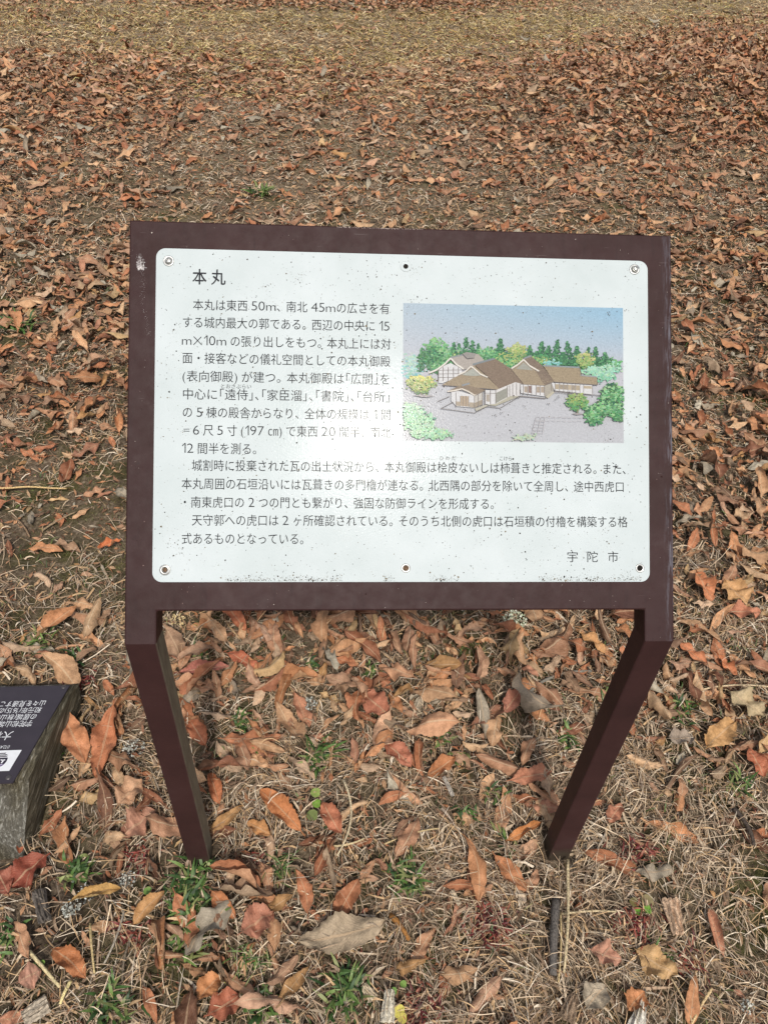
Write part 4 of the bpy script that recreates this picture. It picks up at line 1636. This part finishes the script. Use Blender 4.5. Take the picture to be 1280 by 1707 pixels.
x, y = scatter(cov, 1.9, 4.2, LEAF_PER*2.9)
V, rel, pos, ci, C, P, yaw, pit, rol = build_leaves(x, y, 8, 3, 0)
merge('leaf_litter', V, pos, rel, C, 8, 3, 'rust-brown fallen leaves covering the ground just behind the board', 'leaf litter')
x, y = scatter(cov, 4.2, 11.5, LEAF_PER*2.9)
V, rel, pos, ci, C, P, yaw, pit, rol = build_leaves(x, y, 6, 3, 0, 1.0, 1.4, .98)
merge('leaf_litter', V, pos, rel, C, 6, 3, 'drifts of fallen leaves on the far ground at the top of the view', 'leaf litter')
# crumbs of broken leaves between the straw
frag = lambda x, y: 4600*(.35+.65*np.clip(lookup(LEAFMAP, x, y), 0, 1))
x, y = scatter(frag, -.48, 1.9, 4600)
V, rel, pos, ci, C, P, yaw, pit, rol = build_leaves(x, y, 4, 3, 0, 1.3, .6, .24)
merge('leaf_crumbs', V, pos, rel, C, 4, 3, 'crumbs of broken brown leaves among the dry grass', 'leaf crumbs')

frag2 = lambda x, y: 1800*(.45+.65*np.clip(lookup(LEAFMAP, x, y), 0, 1))
x, y = scatter(frag2, 1.9, 7.5, 1800)
V, rel, pos, ci, C, P, yaw, pit, rol = build_leaves(x, y, 4, 3, 0, 1.3, .7, .38)
merge('leaf_crumbs', V, pos, rel, C, 4, 3, 'broken bits of brown leaf on the ground behind the board', 'leaf crumbs')

# ------------------------------------------------------------------ dry grass, moss
SP = lin(np.array([(222, 200, 170), (204, 180, 150), (174, 148, 122), (206, 172, 130), (146, 122, 100), (234, 218, 194), (168, 150, 132), (122, 96, 76)]))


def blades(x, y, L, wd, h, pts, curv, cols, yaw=None, z0=.001, tilt=.15, up=0.0):
    N = len(x)
    t = np.linspace(0, 1, pts)[None]
    yaw = rng.uniform(0, 6.28, N) if yaw is None else yaw
    k_ = rng.normal(0, curv, N)[:, None]
    th = yaw[:, None]+k_*(t-.5)
    dx = np.cumsum(np.cos(th), 1)/pts*L[:, None]
    dy = np.cumsum(np.sin(th), 1)/pts*L[:, None]
    dx -= dx[:, :1]
    dy -= dy[:, :1]
    if not up:
        dx -= dx.mean(1, keepdims=True)
        dy -= dy.mean(1, keepdims=True)
    px, py = x[:, None]+dx, y[:, None]+dy
    slope = rng.normal(0, tilt, N)[:, None]
    arc = (h[:, None]*rng.uniform(.1, 1, (N, 1)))*4*t*(1-t)
    zb = rng.random(N)[:, None]*h[:, None]
    pz = H(x, y)[:, None]+z0+zb+arc+slope*(t-.5)*L[:, None]
    if up: pz = pz+up*rng.uniform(.2, 1, (N, 1))*L[:, None]*t**.8
    pz = np.maximum(pz, H(px, py)+.001)
    nxn, nyn = -np.sin(th), np.cos(th)
    w_ = (wd[:, None]/2)*(1-t**3*.85)
    rollv = rng.uniform(-.9, .9, N)[:, None]
    ox, oy, oz = nxn*w_*np.cos(rollv), nyn*w_*np.cos(rollv), w_*np.sin(rollv)
    A_ = np.stack([px-ox, py-oy, pz-oz], -1)
    B_ = np.stack([px+ox, py+oy, pz+oz], -1)
    V = np.stack([A_, B_], 2).reshape(N, pts*2, 3)
    i = np.arange(pts-1)*2
    F1 = np.stack([i, i+1, i+3, i+2], -1)
    F = (F1[None]+np.arange(N)[:, None, None]*pts*2).reshape(-1, 4)
    C = np.repeat(cols, pts*2, 0)
    return V.reshape(-1, 3), F, C


def grass_obj(name, parts, label, cat, mat=M_STRAW):
    V, F, C, n = [], [], [], 0
    for v, f, c in parts:
        V.append(v)
        F.append(f+n)
        C.append(c)
        n += len(v)
    o = mesh_np(name, np.concatenate(V), np.concatenate(F), mat, np.concatenate(C))
    return tag(o, label, cat, None, 'stuff')


st = lambda k_: (lambda x, y: k_*lookup(STRAWMAP, x, y, 1, 60)*(.15+1.5*vn(x*9, y*9, 61)*vn(x*31, y*31, 62)**.5))


def straw_cols(x, y, bright=1.0):
    tone = vn(x*2.3, y*2.3, 70)
    p = rng.random(len(x))
    idx = (np.clip(rng.normal(.42, .28, len(x))-.25*(tone-.5), 0, .999)*len(SP)).astype(int)
    return SP[idx]*rng.uniform(.6, 1.05, (len(x), 1))*bright


x, y = scatter(st(19000), -.48, .85, 27000)
n = len(x)
p1 = blades(x, y, rng.lognormal(math.log(.046), .55, n).clip(.012, .18), rng.uniform(.0006, .0020, n), rng.uniform(.002, .013, n)+.016*rng.random(n)**3, 5, .5, straw_cols(x, y), yaw=vn(x*11, y*11, 64)*9+rng.normal(0, .75, n), tilt=.28)
x, y = scatter(st(5200), -.48, .85, 9000)
n = len(x)
p1b = blades(x, y, rng.lognormal(math.log(.034), .5, n).clip(.010, .11), rng.uniform(.0020, .0050, n), rng.uniform(.003, .012, n), 5, .7, straw_cols(x, y, 1.0)*.9)
x, y = scatter(st(9500), .85, 2.2, 13500)
n = len(x)
p2 = blades(x, y, rng.lognormal(math.log(.045), .45, n).clip(.01, .14), rng.uniform(.001, .0028, n), rng.uniform(.002, .012, n), 4, 1.0, straw_cols(x, y))
grass_obj('dry_grass', [p1, p1b, p2], 'dry straw-coloured grass matted over the ground round the sign', 'dry grass')
x, y = scatter(st(4200), 2.2, 5, 6000)
n = len(x)
p3 = blades(x, y, rng.uniform(.03, .09, n), rng.uniform(.002, .0045, n), rng.uniform(.003, .014, n), 3, 1.0, straw_cols(x, y)*.92, up=.15)
x, y = scatter(st(3600), 5, 12, 5200)
n = len(x)
c_ = straw_cols(x, y)*np.array([1.0, .97, .80])
gm = (vn(x*.9, y*1.6, 77) > .45)[:, None] & (rng.random((n, 1)) < .5)
c_ = np.where(gm, c_*np.array([.76, .80, .56]), c_)
p4 = blades(x, y, rng.uniform(.04, .11, n), rng.uniform(.003, .008, n), rng.uniform(.004, .016, n), 3, .8, c_, up=.15)
grass_obj('dry_grass', [p3, p4], 'thin dry grass on the ground behind the sign up to the top of the view', 'dry grass')

# moss and short green growth
gr = lambda x, y: 16000*np.clip((vn(x*4.2, y*4.2, 90)-.60)*3.2, 0, 1)*(vn(x*17, y*17, 91) > .38)
x, y = scatter(gr, -.48, 2.0, 16000)
ex1 = on_ground(50, 1118)
q = 2600
x = np.concatenate([x, rng.normal(ex1[0]-.03, .12, q)])
y = np.concatenate([y, rng.normal(ex1[1]+.04, .035, q)])
ok = ~inside_solids(x, y)
x, y = x[ok], y[ok]
n = len(x)
gp = lin(np.array([(112, 104, 56), (92, 90, 46), (130, 118, 68), (96, 80, 50), (116, 122, 68)]))
p5 = blades(x, y, rng.uniform(.005, .013, n), rng.uniform(.0008, .002, n), rng.uniform(.0, .003, n), 3, .6, gp[rng.integers(0, 5, n)]*rng.uniform(.5, 1.05, (n, 1)), up=.8)
grass_obj('moss', [p5], 'patches of short olive moss in the soil round the sign', 'moss', M_GREEN)

cl = lambda x, y: 2600*np.clip((vn(x*6.5, y*6.5, 95)-.52)*3.5, 0, 1)*(vn(x*24, y*24, 96) > .5)*np.interp(y, [.6, 1.2, 3], [1, .35, .15])
x, y = scatter(cl, -.48, 3.0, 2600)
n = len(x)
gq = lin(np.array([(78, 100, 50), (96, 116, 60), (60, 82, 42), (120, 130, 74), (150, 140, 92)]))
p6 = blades(x, y, rng.uniform(.012, .034, n), rng.uniform(.0012, .0034, n), rng.uniform(.004, .014, n), 4, .5, gq[rng.integers(0, 5, n)]*rng.uniform(.55, 1.1, (n, 1)), up=.6)
grass_obj('short_grass', [p6], 'short green grass growing up through the dry litter', 'grass', M_GREEN)
rl = lambda x, y: 1500*np.clip((vn(x*5+7, y*5, 97)-.62)*4, 0, 1)*np.interp(y, [.3, .9], [1, .1])
x, y = scatter(rl, -.48, 1.0, 1500)
n = len(x)
rq = lin(np.array([(118, 56, 50), (136, 76, 60), (98, 46, 44)]))
p7 = blades(x, y, rng.uniform(.008, .02, n), rng.uniform(.0009, .002, n), rng.uniform(.004, .016, n), 4, .5, rq[rng.integers(0, 3, n)], up=.5)
grass_obj('red_undergrowth', [p7], 'fine reddish stems growing low among the dry grass', 'undergrowth', M_GREEN)

# ------------------------------------------------------------------ tufts and weeds
GP = lin(np.array([(62, 88, 42), (80, 108, 52), (50, 74, 38), (104, 126, 66), (128, 134, 82)]))
RP = lin(np.array([(112, 46, 44), (134, 66, 56), (88, 36, 38), (146, 90, 70)]))


def lance(cx, cy, n, r, wd, pal, upang, spread, dry=.12):
    """n lance-shaped blades rising and arching out from a base"""
    V, F, C = [], [], []
    pts = 6
    for i in range(n):
        a = random.uniform(0, 6.28)
        L = r*random.uniform(.55, 1.1)
        bx, by = cx+random.gauss(0, spread), cy+random.gauss(0, spread)
        el = random.uniform(*upang)
        col = random.choice(list(pal))*random.uniform(.7, 1.15)
        if random.random() < dry: col = SP[random.choice([1, 2, 3, 4])]*.9
        z = float(H(bx, by))+.004+random.uniform(0, .014)
        px, py, pz = bx, by, z
        k0 = len(V)
        roll = random.uniform(-.6, .6)
        for j in range(pts+1):
            t = j/pts
            w_ = wd*random.uniform(.95, 1.05)*math.sin(math.pi*min(1, .12+.88*t)**.8)*.5+.0002
            nx_, ny_ = -math.sin(a), math.cos(a)
            zz = w_*math.sin(roll)
            V.append((px-nx_*w_, py-ny_*w_, pz-zz))
            V.append((px+nx_*w_, py+ny_*w_, pz+zz))
            C += [col*(1-.12*t), col*(1+.1*t)]
            e_ = el*(1-1.25*t)
            px += math.cos(e_)*math.cos(a)*L/pts
            py += math.cos(e_)*math.sin(a)*L/pts
            pz = max(pz+math.sin(e_)*L/pts, float(H(px, py))+.003)
        for j in range(pts):
            q = k0+2*j
            F.append([q, q+1, q+3, q+2])
    return np.array(V), np.array(F), np.array(C)


def px_size(u, v):
    return np.linalg.norm(on_ground(u, v)-CAM)/FPX


TUFTS = [
    (515, 1119, 20, 18, 5, 'green grass tuft just under the middle-left of the board'),
    (618, 1128, 18, 16, 4, 'small green tuft under the middle of the board'),
    (343, 1113, 12, 12, 4, 'tiny bright green sprout right of the top of the left leg'),
    (409, 1212, 26, 20, 5, 'green broad-bladed tuft between the legs, a little right of the left leg'),
    (414, 1254, 24, 16, 5, 'loose green tuft with pale tips below the twin one right of the left leg'),
    (530, 1265, 34, 34, 5, 'dense green bamboo-grass tuft in the middle between the legs'),
    (318, 1470, 40, 30, 6, 'tall green bamboo-grass sprigs at the foot of the left leg'),
    (320, 1529, 40, 34, 6, 'dark green bamboo-grass clump below the foot of the left leg'),
    (314, 1583, 34, 24, 6, 'green bamboo-grass clump with pale tips, lowest below the left leg'),
    (468, 1450, 30, 34, 2, 'fine yellow-green grass tuft right of the foot of the left leg'),
    (734, 1236, 22, 14, 6, 'dark green leafy tuft right of the middle between the legs'),
    (940, 1236, 26, 16, 6, 'green tuft left of the right leg at half height'),
    (765, 1269, 20, 8, 6, 'few green blades in straw right of centre between the legs'),
    (827, 1331, 22, 9, 5, 'small bright green sprout below the salmon-pink leaf'),
    (770, 1365, 24, 8, 5, 'pair of light green blades in the straw between the feet of the sign'),
    (839, 1402, 26, 7, 7, 'three dark green blades left of the foot of the right leg'),
    (676, 1466, 38, 44, 5, 'large dark green bamboo-grass clump in front of the sign, centre'),
    (134, 1468, 28, 20, 6, 'green tuft left of the foot of the left leg'),
    (23, 1568, 26, 16, 5, 'green tuft at the left edge of the photo, low down'),
    (187, 1687, 34, 24, 6, 'green bamboo-grass clump at the bottom edge, left'),
    (414, 1611, 34, 30, 2, 'fine dark green grass tuft in the leaf heap at the bottom, left of centre'),
    (433, 1675, 32, 14, 7, 'green five-bladed sprig at the bottom edge, left of centre'),
    (578, 1656, 42, 44, 6, 'dark green bamboo-grass clump at the bottom edge, centre'),
    (96, 1262, 24, 7, 3, 'thin upright green blades against the side of the timber marker'),
    (73, 1078, 26, 22, 3, 'short green grass tuft behind the timber marker'),
    (125, 1112, 26, 10, 5, 'green blade tuft just behind the top corner of the timber marker'),
    (31, 545, 30, 40, 4, 'green grass patch in the leaves at the left edge, level with the board'),
    (437, 322, 26, 30, 4, 'small green patch in the leaves behind the top of the board'),
    (1098, 1592, 26, 12, 3, 'green blades right of the broad ochre leaf at the lower right'),
    (1225, 1318, 30, 16, 4, 'light green grass blades right of the right leg near the photo edge'),
    (1130, 1195, 26, 14, 5, 'green tuft just right of the upper part of the right leg'),
    (1010, 1168, 22, 12, 5, 'dim green tuft just behind the right leg'),
]
for u_, v_, rp, n_, wp, lb in TUFTS:
    p = on_ground(u_, v_)
    s_ = px_size(u_, v_)
    V_, F_, C_ = lance(p[0], p[1], int(n_*2.2), rp*s_*.85, wp*s_*.7, GP, (.5, 1.4), rp*s_*.34, .18)
    loc = np.array([p[0], p[1], float(H(p[0], p[1]))])
    tag(mesh_np('grass_tuft', V_, F_, M_GREEN, C_, loc=loc), lb, 'grass tuft', 'green grass tufts')
WEEDS = [
    (812, 1544, 36, 110, 'largest dark red weed patch in the straw in front of the sign'),
    (700, 1684, 36, 80, 'red weed patch at the bottom edge, right of the white wood chunk'),
    (1058, 1425, 30, 60, 'red weed patch right of the foot of the right leg'),
    (1055, 1548, 36, 80, 'red weed patch left of the pale bark piece'),
    (1149, 1612, 26, 36, 'thin red weed right of the broad ochre leaf'),
    (223, 1560, 26, 36, 'thin dark red weed under the slim ochre leaf at the left'),
    (235, 1440, 26, 34, 'dark red weed left of the foot of the left leg'),
    (425, 1440, 20, 20, 'small red weed between the left leg and the yellow-green tuft'),
    (140, 1150, 20, 30, 'red weed beside the top corner of the timber marker'),
]
for u_, v_, rp, n_, lb in WEEDS:
    p = on_ground(u_, v_)
    s_ = px_size(u_, v_)
    V_, F_, C_ = lance(p[0], p[1], int(n_*1.6), 16*s_, 2.0*s_, RP, (.3, 1.4), rp*s_*.42, .22)
    loc = np.array([p[0], p[1], float(H(p[0], p[1]))])
    tag(mesh_np('red_weed', V_, F_, M_GREEN, C_, loc=loc), lb, 'weed', 'red weeds')


def clover(u_, v_, items, label):
    p = on_ground(u_, v_)
    s_ = px_size(u_, v_)
    loc = np.array([p[0], p[1], float(H(p[0], p[1]))])
    root = empty('round_leaved_weed', loc)
    tag(root, label, 'weed', 'small round-leaved weeds')
    for du, dv, r_, colr in items:
        c = p+np.array([du*s_, -dv*s_, 0])
        m = 12
        V_ = [(c[0], c[1], loc[2]+.016)]
        for k_ in range(m):
            a = 2*math.pi*k_/m
            rr = r_*s_*(1-.18*(k_ == 0))
            V_.append((c[0]+rr*math.cos(a), c[1]+rr*math.sin(a), loc[2]+.018+.0012*math.sin(2*a)))
        F_ = [[0, 1+k_, 1+(k_+1) % m] for k_ in range(m)]
        leaf = mesh_list('leaf', V_, F_, M_GREEN, root, loc, True, cols=np.repeat(lin(colr)[None], m+1, 0))
        # stem
        a_, b_ = np.array([c[0], c[1], loc[2]+.016]), np.array([p[0], p[1], loc[2]])
        w_ = np.array([.0006, 0, 0])
        mesh_list('stem', [a_-w_, a_+w_, b_+w_, b_-w_], [[0, 1, 2, 3]], M_GREEN, leaf, loc, cols=np.repeat(lin((130, 110, 70))[None], 4, 0))


clover(526, 1342, [(0, -12, 8, (134, 150, 80)), (2, 6, 7, (116, 150, 60)), (-4, 24, 9, (110, 120, 70))], 'three round green leaves one above another in the middle between the legs')
clover(70, 1622, [(-5, 0, 5, (110, 140, 66)), (5, -3, 5, (120, 150, 70)), (3, 8, 5, (100, 130, 60))], 'small round green leaves in the straw at the lower left')
clover(1062, 1524, [(-6, -10, 7, (110, 100, 60)), (-4, 2, 6, (96, 140, 50)), (10, 0, 6, (104, 146, 54)), (14, -12, 9, (130, 118, 84))], 'round green leaves among red weeds left of the bark piece')
clover(664, 1692, [(0, 0, 9, (196, 184, 92)), (4, 8, 7, (184, 172, 84))], 'yellow round leaf right of the white wood chunk at the bottom')
clover(662, 1652, [(-6, 4, 5, (98, 132, 62)), (8, -4, 5, (116, 144, 70))], 'two small green round leaves above the white wood chunk')
clover(240, 1493, [(8, 0, 6, (110, 140, 70)), (14, 12, 7, (140, 150, 92))], 'pair of pale green round leaves left below the left leg')
clover(384, 1640, [(0, 0, 7, (190, 182, 90)), (26, 16, 5, (90, 130, 60))], 'yellow-green round leaf in the litter at the bottom left of centre')


# ------------------------------------------------------------------ stems, twigs, chips, lichen
def tube(pts, rad, seg=7):
    pts = np.array(pts, float)
    n = len(pts)
    V, F = [], []
    for i in range(n):
        d = pts[min(n-1, i+1)]-pts[max(0, i-1)]
        d /= np.linalg.norm(d)
        a = np.cross(d, [0, 0, 1])
        a /= (np.linalg.norm(a) or 1)
        b = np.cross(a, d)
        for k_ in range(seg):
            t = 2*math.pi*k_/seg
            V.append(pts[i]+rad[i]*(a*math.cos(t)+b*math.sin(t)))
    for i in range(n-1):
        for k_ in range(seg):
            j = (k_+1) % seg
            F.append([i*seg+k_, i*seg+j, (i+1)*seg+j, (i+1)*seg+k_])
    F.append(list(range(seg))[::-1])
    F.append(list(range((n-1)*seg, n*seg)))
    return np.array(V), F


def stem(name, a, b, wpx, colr, bow, label, cat, z=.018, knob=0.0, group=None):
    A_, B_ = on_ground(*a, z), on_ground(*b, z)
    s_ = px_size(*a)
    n_ = 12
    d = B_-A_
    nrm = np.array([-d[1], d[0], 0])
    pts, rad = [], []
    for i in range(n_):
        t = i/(n_-1)
        p = A_+d*t+nrm*bow*4*t*(1-t)+np.array([0, 0, random.uniform(-.001, .001)])
        p[2] = float(H(p[0], p[1]))+z+.004*math.sin(t*3)
        pts.append(p)
        rad.append(wpx*s_/2*(1-.25*t)*(1+knob*random.uniform(-1, 1)))
    V_, F_ = tube(pts, rad)
    loc = (A_+B_)/2
    o = mesh_list(name, V_, F_, M_CHIP, None, loc, True, cols=lin(colr)*np.array([[random.uniform(.8, 1.1)]]*len(V_)))
    return tag(o, label, cat, group)


PALE = (216, 196, 156)
GS = 'long dry stems'
stem('dry_stem', (-30, 809), (111, 813), 3.2, (206, 176, 126), .005, 'long straight pale stem on bare ground at the left edge', 'stem', group=GS)
stem('dry_stem', (949, 1426), (938, 1624), 4.6, PALE, .012, 'thick upright pale stem below the foot of the right leg', 'stem', .026, group=GS)
stem('dry_stem', (934, 1520), (929, 1640), 3, (200, 176, 130), .01, 'thin pale stem just left of the thick one below the right leg', 'stem', .022, group=GS)
stem('dry_stem', (936, 1523), (1026, 1520), 3.4, PALE, .02, 'pale stem crossing left to right below the right leg', 'stem', group=GS)
stem('dry_stem', (1186, 1648), (1153, 1706), 4, (212, 184, 138), -.02, 'short pale stem near the bottom right corner', 'stem', group=GS)
stem('dry_stem', (1117, 1628), (1154, 1704), 2.6, (196, 172, 136), .03, 'thin pale stem leaning right of the white splinter', 'stem', group=GS)
stem('dry_stem', (54, 1592), (104, 1650), 5.5, (222, 204, 158), .0, 'thick straw-yellow stem at the lower left', 'stem', group=GS)
stem('dry_stem', (122, 1640), (104, 1678), 5, (226, 208, 150), .0, 'short bright yellow straw piece at the lower left', 'stem', group=GS)
stem('dry_stem', (154, 1545), (161, 1628), 3.6, (200, 178, 130), .0, 'upright tan stem at the lower left, right of the curled leaf', 'stem', group=GS)
stem('dry_stem', (209, 1519), (176, 1612), 3.6, (168, 158, 142), .06, 'greyish curved stem at the lower left', 'stem', group=GS)
stem('dry_stem', (640, 1407), (731, 1383), 2.8, (208, 184, 138), .03, 'thin straw lying between the feet of the sign', 'stem', group=GS)
stem('dry_stem', (390, 1248), (478, 1212), 3, (186, 160, 130), -.03, 'thin brownish stem right of the left leg', 'stem', group=GS)
stem('dry_stem', (1158, 1156), (1290, 1150), 3.2, (206, 184, 150), .06, 'long bowed pale stem at the right edge of the photo', 'stem', group=GS)
stem('dry_stem', (572, 1300), (562, 1425), 4, (214, 196, 162), .14, 'curved pale stem bending down in the middle between the legs', 'stem', .024, group=GS)
stem('dry_stem', (535, 1408), (608, 1396), 3.4, (212, 192, 150), -.10, 'pale arched stem between the feet of the sign', 'stem', group=GS)
stem('twig', (73, 886), (128, 856), 3.4, (150, 130, 104), .0, 'short grey-brown twig on the bare soil left of the sign', 'twig', .008, .1, group='twigs')
stem('twig', (22, 862), (51, 898), 3, (140, 116, 92), .05, 'thin brown twig at the left edge on bare soil', 'twig', .008, .1, group='twigs')
stem('twig', (928, 1498), (920, 1628), 13, (104, 98, 92), -.02, 'thick dark grey dead twig below the right sign leg', 'twig', .017, .12, group='twigs')
stem('twig', (1218, 1352), (1252, 1414), 7, (84, 74, 66), .08, 'dark forked-looking twig at the right edge', 'twig', .02, .1, group='twigs')
stem('twig', (238, 1530), (206, 1640), 3.6, (120, 108, 92), -.08, 'thin dark bent twig at the lower left', 'twig', .016, .1, group='twigs')
stem('twig', (880, 1158), (985, 1118), 6, (140, 134, 122), .10, 'grey twig lying behind the right leg under the board', 'twig', .012, .12, group='twigs')
stem('twig', (1122, 946), (1180, 950), 4.5, (110, 96, 84), .0, 'grey-brown twig touching the right edge of the frame', 'twig', .012, .1, group='twigs')
stem('twig', (650, 1525), (682, 1568), 8, (168, 118, 66), .03, 'knobbly orange twig right of the large grey-tan leaf', 'twig', .02, .25, group='twigs')


def chip(name, a, b, wa, wb, thick, colr, label, cat, ridges=3, z=.026):
    """splintered slab from a to b (pixels on the ground); wa/wb widths at each end"""
    A_, B_ = on_ground(*a, z), on_ground(*b, z)
    s_ = px_size(*a)
    d = B_-A_
    L = np.linalg.norm(d)
    d /= L
    nr = np.array([-d[1], d[0], 0])
    rows, cols = 11, 9
    V_, C_ = [], []
    base = lin(colr)
    for lay in (1, 0):
        for i in range(rows):
            t = i/(rows-1)
            w_ = (wa*(1-t)+wb*t)*s_/2*(1+.10*random.uniform(-1, 1))
            for j in range(cols):
                q = j/(cols-1)*2-1
                ends = random.uniform(-.03, .03)*L if i in (0, rows-1) else 0
                hgt = thick*(1-.5*q*q)*(1 if lay else 0)+(thick*.35*math.sin(j*2.6+3*math.sin(t*3))*lay if 0 < j < cols-1 else 0)
                hgt *= (1 if 0 < j < cols-1 else .55)
                p = A_+d*(t*L+ends)+nr*q*w_
                p[2] = float(H(p[0], p[1]))+z*.6+max(hgt, 0)
                V_.append(p)
                C_.append(base*random.uniform(.72, 1.12)*(.7 if (j % 3 == 1 and lay) else 1))
    F_ = []
    for i in range(rows-1):
        for j in range(cols-1):
            a0 = i*cols+j
            F_.append([a0, a0+1, a0+cols+1, a0+cols])
            a1 = rows*cols+a0
            F_.append([a1+cols, a1+cols+1, a1+1, a1])
    def wall(idx):
        for p_, q_ in zip(idx[:-1], idx[1:]):
            F_.append([p_, q_, q_+rows*cols, p_+rows*cols])
    wall([j for j in range(cols)][::-1])
    wall([(rows-1)*cols+j for j in range(cols)])
    wall([i*cols for i in range(rows)])
    wall([i*cols+cols-1 for i in range(rows)][::-1])
    loc = (A_+B_)/2
    loc[2] = 0
    o = mesh_list(name, V_, F_, M_CHIP, None, loc, False, cols=np.array(C_))
    return tag(o, label, cat, 'pieces of dead wood')


chip('wood_chunk', (650, 1648), (646, 1702), 14, 20, .008, (232, 222, 200), 'cream-white splintered wood chunk at the bottom edge, centre', 'wood chip')
chip('wood_splinter', (1075, 1648), (1060, 1730), 2, 32, .010, (226, 220, 206), 'white pointed wood splinter at the bottom edge, right', 'wood chip')
chip('bark_piece', (1118, 1498), (1132, 1556), 26, 16, .012, (216, 184, 154), 'cream and brown piece of flaking bark in the straw at the lower right', 'bark piece')
chip('wood_chip', (606, 1638), (624, 1662), 12, 14, .006, (216, 198, 168), 'small pale wood chip right of the dark green clump', 'wood chip')
chip('wood_chip', (754, 1482), (767, 1504), 7, 6, .005, (228, 212, 184), 'small cream sliver of wood left of the red weeds', 'wood chip')
chip('wood_chip', (958, 1658), (944, 1700), 14, 22, .007, (150, 128, 106), 'grey-brown slab of wood left of the smooth oval leaf', 'wood chip')
chip('wood_chip', (68, 1490), (78, 1540), 18, 16, .010, (112, 104, 96), 'weathered grey chip of wood at the left below the marker', 'wood chip')
chip('wood_chip', (40, 1700), (82, 1672), 20, 24, .006, (186, 172, 152), 'pale crumpled wood scrap at the bottom left corner', 'wood chip')
chip('wood_chip', (741, 1290), (756, 1322), 6, 6, .005, (214, 204, 190), 'thin white sliver of wood between the legs', 'wood chip')


def lichen(u_, v_, rp, n_, pal, label):
    p = on_ground(u_, v_)
    s_ = px_size(u_, v_)
    V_, F_, C_ = [], [], []
    zb = float(H(p[0], p[1]))+.020
    for i in range(n_):
        a, q = random.uniform(0, 6.28), math.sqrt(random.random())*rp*s_
        c = np.array([p[0]+q*math.cos(a), p[1]+q*math.sin(a), zb+random.uniform(0, .012)*(1-q/(rp*s_))+.002])
        m = 7
        k0 = len(V_)
        r_ = random.uniform(.7, 1.9)*s_
        tx, ty = random.uniform(-.8, .8), random.uniform(-.8, .8)
        colr = lin(random.choice(pal))*random.uniform(.8, 1.1)
        V_.append(c)
        C_.append(colr*.8)
        for k_ in range(m):
            t = 6.28*k_/m
            rr = r_*random.uniform(.5, 1.2)
            V_.append(c+np.array([rr*math.cos(t), rr*math.sin(t), rr*(tx*math.cos(t)+ty*math.sin(t))+r_*.4]))
            C_.append(colr)
        for k_ in range(m):
            F_.append([k0, k0+1+k_, k0+1+(k_+1) % m])
    loc = np.array([p[0], p[1], 0])
    tag(mesh_list('lichen_tuft', V_, F_, M_LICHEN, None, loc, False, cols=np.array(C_)), label, 'lichen', 'lichen tufts')


LG = [(206, 212, 184), (186, 194, 160), (220, 222, 204), (170, 176, 150)]
LGW = [(186, 186, 176), (160, 162, 152), (110, 108, 98), (206, 204, 192)]
lichen(855, 1044, 19, 170, LG, 'pale green lichen tuft under the board, left of the right leg')
lichen(516, 1184, 13, 90, LGW, 'small white-grey lichen tuft in the leaves between the legs')
lichen(228, 1262, 16, 90, LGW, 'grey-white lichen flake left of the left leg')
lichen(126, 1527, 13, 110, LGW, 'bright white lichen tuft beside the golden curled leaf')
lichen(152, 1502, 14, 60, [(60, 60, 58), (90, 90, 86), (210, 212, 206)], 'black and white lichen flake above the bright white tuft')
lichen(218, 1478, 12, 60, LGW, 'faint grey lichen left of the foot of the left leg')
lichen(440, 1072, 10, 40, LGW, 'small white lichen bit under the lower left of the board')
lichen(1238, 1686, 9, 40, LGW, 'white lichen bits in the bottom right corner')
lichen(300, 1050, 12, 60, [(214, 190, 140), (226, 206, 160)], 'yellowish crumbly lichen just right of the left leg top')

# print('TRIS', sum(len(o.data.polygons) for o in bpy.data.objects if o.type == 'MESH')*2)
